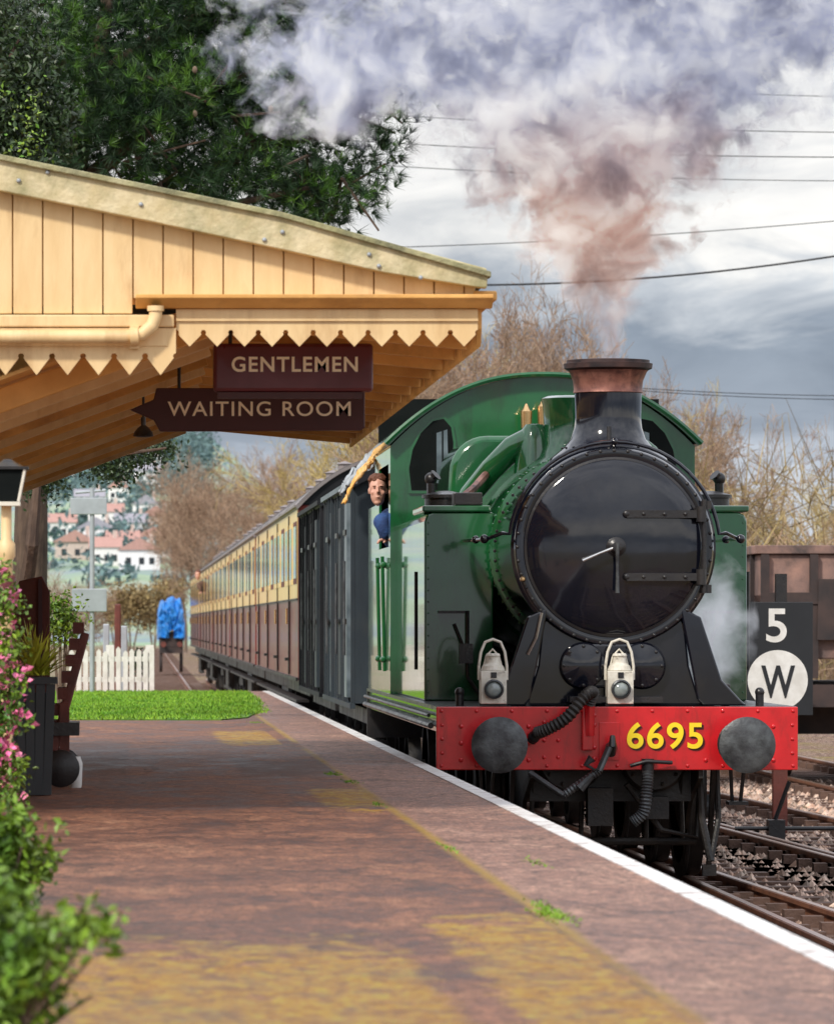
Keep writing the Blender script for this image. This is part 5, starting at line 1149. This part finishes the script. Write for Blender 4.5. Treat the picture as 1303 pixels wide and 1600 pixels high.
# ============================================================ SMOKE
sm_o=Vector((CX,Y0+.69,3.80))
LOBES=[(-1.85,0,2.16,.95,.6,.44),(-1.0,0,2.4,.7,.7,.42),(-.1,.1,3.05,3.0,.9,.74),(1.5,.1,2.65,1.6,.8,.66)]
def smoke_mat():
    m=bpy.data.materials.new('smoke'); m.use_nodes=True; nt=m.node_tree; nt.nodes.clear()
    out=nd(nt,'ShaderNodeOutputMaterial'); vol=nd(nt,'ShaderNodeVolumePrincipled'); nt.links.new(vol.outputs[0],out.inputs['Volume'])
    g=nd(nt,'ShaderNodeTexCoord').outputs['Object']
    nz=noise_n(nt,g,2.1,2,.5)
    off=nd(nt,'ShaderNodeVectorMath',operation='MULTIPLY_ADD'); nt.links.new(nz.outputs['Color'],off.inputs[0]); off.inputs[1].default_value=(1.1,1.1,1.1); off.inputs[2].default_value=(-.55,-.55,-.55)
    sep0=nd(nt,'ShaderNodeSeparateXYZ'); nt.links.new(g,sep0.inputs[0])
    sc0=math_n(nt,'MULTIPLY_ADD',sep0.outputs[2],.6,.15,clamp=True)
    o2=nd(nt,'ShaderNodeVectorMath',operation='SCALE'); nt.links.new(off.outputs[0],o2.inputs[0]); nt.links.new(sc0,o2.inputs['Scale'])
    ad=nd(nt,'ShaderNodeVectorMath',operation='ADD'); nt.links.new(g,ad.inputs[0]); nt.links.new(o2.outputs[0],ad.inputs[1])
    sep=nd(nt,'ShaderNodeSeparateXYZ'); nt.links.new(ad.outputs[0],sep.inputs[0]); X,Y,Z=sep.outputs
    Zp=math_n(nt,'MAXIMUM',Z,0)
    w=math_n(nt,'ADD',math_n(nt,'MULTIPLY_ADD',Zp,.40,.10),math_n(nt,'MULTIPLY',math_n(nt,'MULTIPLY',Zp,Zp),.12))
    dx=math_n(nt,'SUBTRACT',X,math_n(nt,'MULTIPLY',Z,-.06))
    rr=math_n(nt,'SQRT',math_n(nt,'ADD',math_n(nt,'MULTIPLY',dx,dx),math_n(nt,'MULTIPLY',Y,Y)))
    f=math_n(nt,'SUBTRACT',1.0,math_n(nt,'DIVIDE',rr,w))
    def lobe(cx,cy,cz,rx,ry,rz):
        a=math_n(nt,'DIVIDE',math_n(nt,'SUBTRACT',X,cx),rx); b=math_n(nt,'DIVIDE',math_n(nt,'SUBTRACT',Y,cy),ry); c=math_n(nt,'DIVIDE',math_n(nt,'SUBTRACT',Z,cz),rz)
        q=math_n(nt,'ADD',math_n(nt,'ADD',math_n(nt,'MULTIPLY',a,a),math_n(nt,'MULTIPLY',b,b)),math_n(nt,'MULTIPLY',c,c))
        return math_n(nt,'SUBTRACT',1.0,math_n(nt,'SQRT',q))
    for L in LOBES: f=math_n(nt,'MAXIMUM',f,lobe(*L))
    n2=noise_n(nt,g,3.2,7,.68,.5)
    d=math_n(nt,'ADD',math_n(nt,'MULTIPLY',f,2.6),math_n(nt,'MULTIPLY',math_n(nt,'SUBTRACT',n2.outputs['Fac'],.54),11.0))
    d0=math_n(nt,'MULTIPLY',d,1.0,clamp=True)
    lowf=nd(nt,'ShaderNodeMapRange'); lowf.inputs[1].default_value=.25; lowf.inputs[2].default_value=1.2; lowf.inputs[3].default_value=3.2; lowf.inputs[4].default_value=8.0; nt.links.new(sep0.outputs[2],lowf.inputs[0])
    d=math_n(nt,'MULTIPLY',d0,lowf.outputs[0])
    nt.links.new(d,vol.inputs['Density'])
    n3=noise_n(nt,g,2.1,7,.70,.6)
    up=ramp(nt,n3.outputs['Fac'],[(.40,(.42,.44,.55)),(.49,(.72,.74,.84)),(.57,(1.0,1.0,1.0))])
    lw=ramp(nt,n3.outputs['Fac'],[(.40,(.36,.24,.21)),(.49,(.74,.56,.50)),(.57,(1.0,.95,.91))])
    zz2=nd(nt,'ShaderNodeMapRange'); zz2.inputs[1].default_value=1.0; zz2.inputs[2].default_value=2.0; nt.links.new(sep.outputs[2],zz2.inputs[0])
    c=mixc(nt,zz2.outputs[0],lw,up); nt.links.new(c,vol.inputs['Color'])
    c2=mixc(nt,1.0,c,c,'MULTIPLY')  # light and dark noise tones paint the billow shading into the smoke
    nt.links.new(c2,vol.inputs['Emission Color'])
    nt.links.new(math_n(nt,'MULTIPLY',d,.46),vol.inputs['Emission Strength'])  # smoke glows by itself, in place of multiply scattered daylight
    m.cycles.volume_step_rate=.5
    return m
M['smoke']=smoke_mat()
def hull(name,hm,matn,org,cut=None,vox=.06):
    if cut:
        bmesh.ops.bisect_plane(hm.bm,geom=hm.bm.verts[:]+hm.bm.edges[:]+hm.bm.faces[:],plane_co=(0,0,cut),plane_no=(0,0,-1),clear_outer=True)
        bmesh.ops.holes_fill(hm.bm,edges=[e for e in hm.bm.edges if e.is_boundary])
    me=bpy.data.meshes.new('f'); hm.bm.to_mesh(me); hm.bm.free(); ob=bpy.data.objects.new('f',me); col.objects.link(ob)
    r=ob.modifiers.new('r','REMESH'); r.mode='VOXEL'; r.voxel_size=vox
    bpy.context.view_layer.update(); m2=bpy.data.meshes.new_from_object(ob.evaluated_get(bpy.context.evaluated_depsgraph_get())); bpy.data.objects.remove(ob)
    m2.transform(Matrix.Translation(-org)); m2.materials.clear(); m2.materials.append(matn)
    so=bpy.data.objects.new(name,m2); col.objects.link(so); so.location=org; return so
hm=MB()
for k in range(14):
    z=.02+k*.25; hm.sph((CX-.06*z,Y0+.69,3.80+z),.17+.44*z+.12*z*z,(1,1,.8) if k>2 else (1,1,1),16,10)
for (a,b,c,rx,ry,rz) in LOBES: hm.sph((CX+a,Y0+.69+b,3.80+c),1,(rx+.2,ry+.1,rz+.2),24,16)
tag(hull('smoke_plume',hm,M['smoke'],sm_o,3.82),'billowing grey and brown smoke rising from the locomotive chimney','smoke',kind='stuff')
m=bpy.data.materials.new('steam'); m.use_nodes=True; nt=m.node_tree; nt.nodes.clear()
out=nd(nt,'ShaderNodeOutputMaterial'); vol=nd(nt,'ShaderNodeVolumePrincipled'); nt.links.new(vol.outputs[0],out.inputs['Volume'])
g_=nd(nt,'ShaderNodeTexCoord').outputs['Object']
ln=nd(nt,'ShaderNodeVectorMath',operation='LENGTH'); nt.links.new(mapping(nt,g_,(3.0,2.2,1.7)),ln.inputs[0])
n2=noise_n(nt,g_,5,4,.6,.4)
d=math_n(nt,'ADD',math_n(nt,'SUBTRACT',.95,ln.outputs['Value']),math_n(nt,'MULTIPLY',math_n(nt,'SUBTRACT',n2.outputs['Fac'],.52),2.6))
d=math_n(nt,'MULTIPLY',math_n(nt,'MULTIPLY',d,1.0,clamp=True),3.4); nt.links.new(d,vol.inputs['Density']); vol.inputs['Color'].default_value=(.96,.97,1,1)
vol.inputs['Emission Color'].default_value=(.9,.93,1,1); nt.links.new(math_n(nt,'MULTIPLY',d,.4),vol.inputs['Emission Strength']); m.cycles.volume_step_rate=.5  # steam given a glow of its own in place of scattered light
so_c=P(1112,985,F/(Y0+1.7)); hm=MB(); hm.sph(so_c,1,(.36,.48,.62),20,14)
tag(hull('steam_wisp',hm,m,so_c,None,.05),'white steam drifting in front of the right side tank','steam',kind='stuff')
# ============================================================ WORLD, SUN, CAMERA
w=bpy.data.worlds.new('World'); sc.world=w; w.use_nodes=True; nt=w.node_tree; nt.nodes.clear()
out=nd(nt,'ShaderNodeOutputWorld'); sky=nd(nt,'ShaderNodeTexSky',sky_type='NISHITA',sun_disc=False)
sky.sun_elevation=math.radians(40); sky.sun_rotation=math.radians(215)
b1=nd(nt,'ShaderNodeBackground'); b1.inputs[1].default_value=.12; nt.links.new(sky.outputs[0],b1.inputs[0])
g=nd(nt,'ShaderNodeTexCoord').outputs['Generated']
sep=nd(nt,'ShaderNodeSeparateXYZ'); nt.links.new(g,sep.inputs[0])
n1=noise_n(nt,mapping(nt,g,(14,14,60)),1.0,9,.62,.5)
n2=noise_n(nt,mapping(nt,g,(2.6,2.6,6)),1.0,6,.6,.4)
n3=noise_n(nt,mapping(nt,g,(26,26,80)),1.0,8,.6,.6)
z=math_n(nt,'ADD',sep.outputs[2],math_n(nt,'MULTIPLY',math_n(nt,'SUBTRACT',n1.outputs['Fac'],.5),.06))
mr=nd(nt,'ShaderNodeMapRange'); mr.inputs[1].default_value=-.1; mr.inputs[2].default_value=.4; nt.links.new(z,mr.inputs[0])
c=ramp(nt,mr.outputs[0],[(0,(.26,.22,.19)),(.19,(.66,.70,.77)),(.25,(.58,.63,.72)),(.275,(.30,.35,.44)),(.315,(.27,.32,.41)),(.335,(.62,.65,.70)),(.35,(1.05,1.02,.98)),(.43,(1.12,1.08,1.04)),(.50,(.75,.78,.86)),(.60,(.82,.85,.92)),(1,(1.2,1.23,1.32))])
bri=ramp(nt,n2.outputs['Fac'],[(.34,(.42,.45,.5)),(.5,(.95,.95,.96)),(.66,(1.45,1.42,1.36))])
c=mixc(nt,.55,c,bri,'MULTIPLY')
b3=ramp(nt,n3.outputs['Fac'],[(.36,(.74,.76,.80)),(.52,(1,1,1)),(.66,(1.15,1.14,1.12))])
c=mixc(nt,.8,c,b3,'MULTIPLY')
b2=nd(nt,'ShaderNodeBackground'); nt.links.new(c,b2.inputs[0]); b2.inputs[1].default_value=1.12
mx=nd(nt,'ShaderNodeMixShader'); mx.inputs[0].default_value=.9; nt.links.new(b1.outputs[0],mx.inputs[1]); nt.links.new(b2.outputs[0],mx.inputs[2]); nt.links.new(mx.outputs[0],out.inputs[0])
sl_=bpy.data.lights.new('sun','SUN'); sl_.energy=3.0; sl_.angle=math.radians(6); sl_.color=(1,.93,.82); so_=bpy.data.objects.new('sun',sl_); col.objects.link(so_)
az=math.radians(215); el=math.radians(40)
dirv=Vector((math.sin(az)*math.cos(el),math.cos(az)*math.cos(el),math.sin(el)))
so_.rotation_euler=dirv.to_track_quat('Z','Y').to_euler()
cam=bpy.data.cameras.new('camera'); co_=bpy.data.objects.new('camera',cam); col.objects.link(co_); sc.camera=co_
co_.location=(0,0,CZ); co_.rotation_euler=(PI/2,0,0)
cam.sensor_fit='HORIZONTAL'; cam.sensor_width=36; cam.lens=F/1303*36
cam.shift_x=(651.5-VX)/1303; cam.shift_y=(VY-800)/1303
cam.clip_start=.5; cam.clip_end=6000
cam.dof.use_dof=True; cam.dof.focus_distance=37.5; cam.dof.aperture_fstop=10
sc.view_settings.view_transform='Standard'; sc.view_settings.look='None'; sc.view_settings.exposure=0
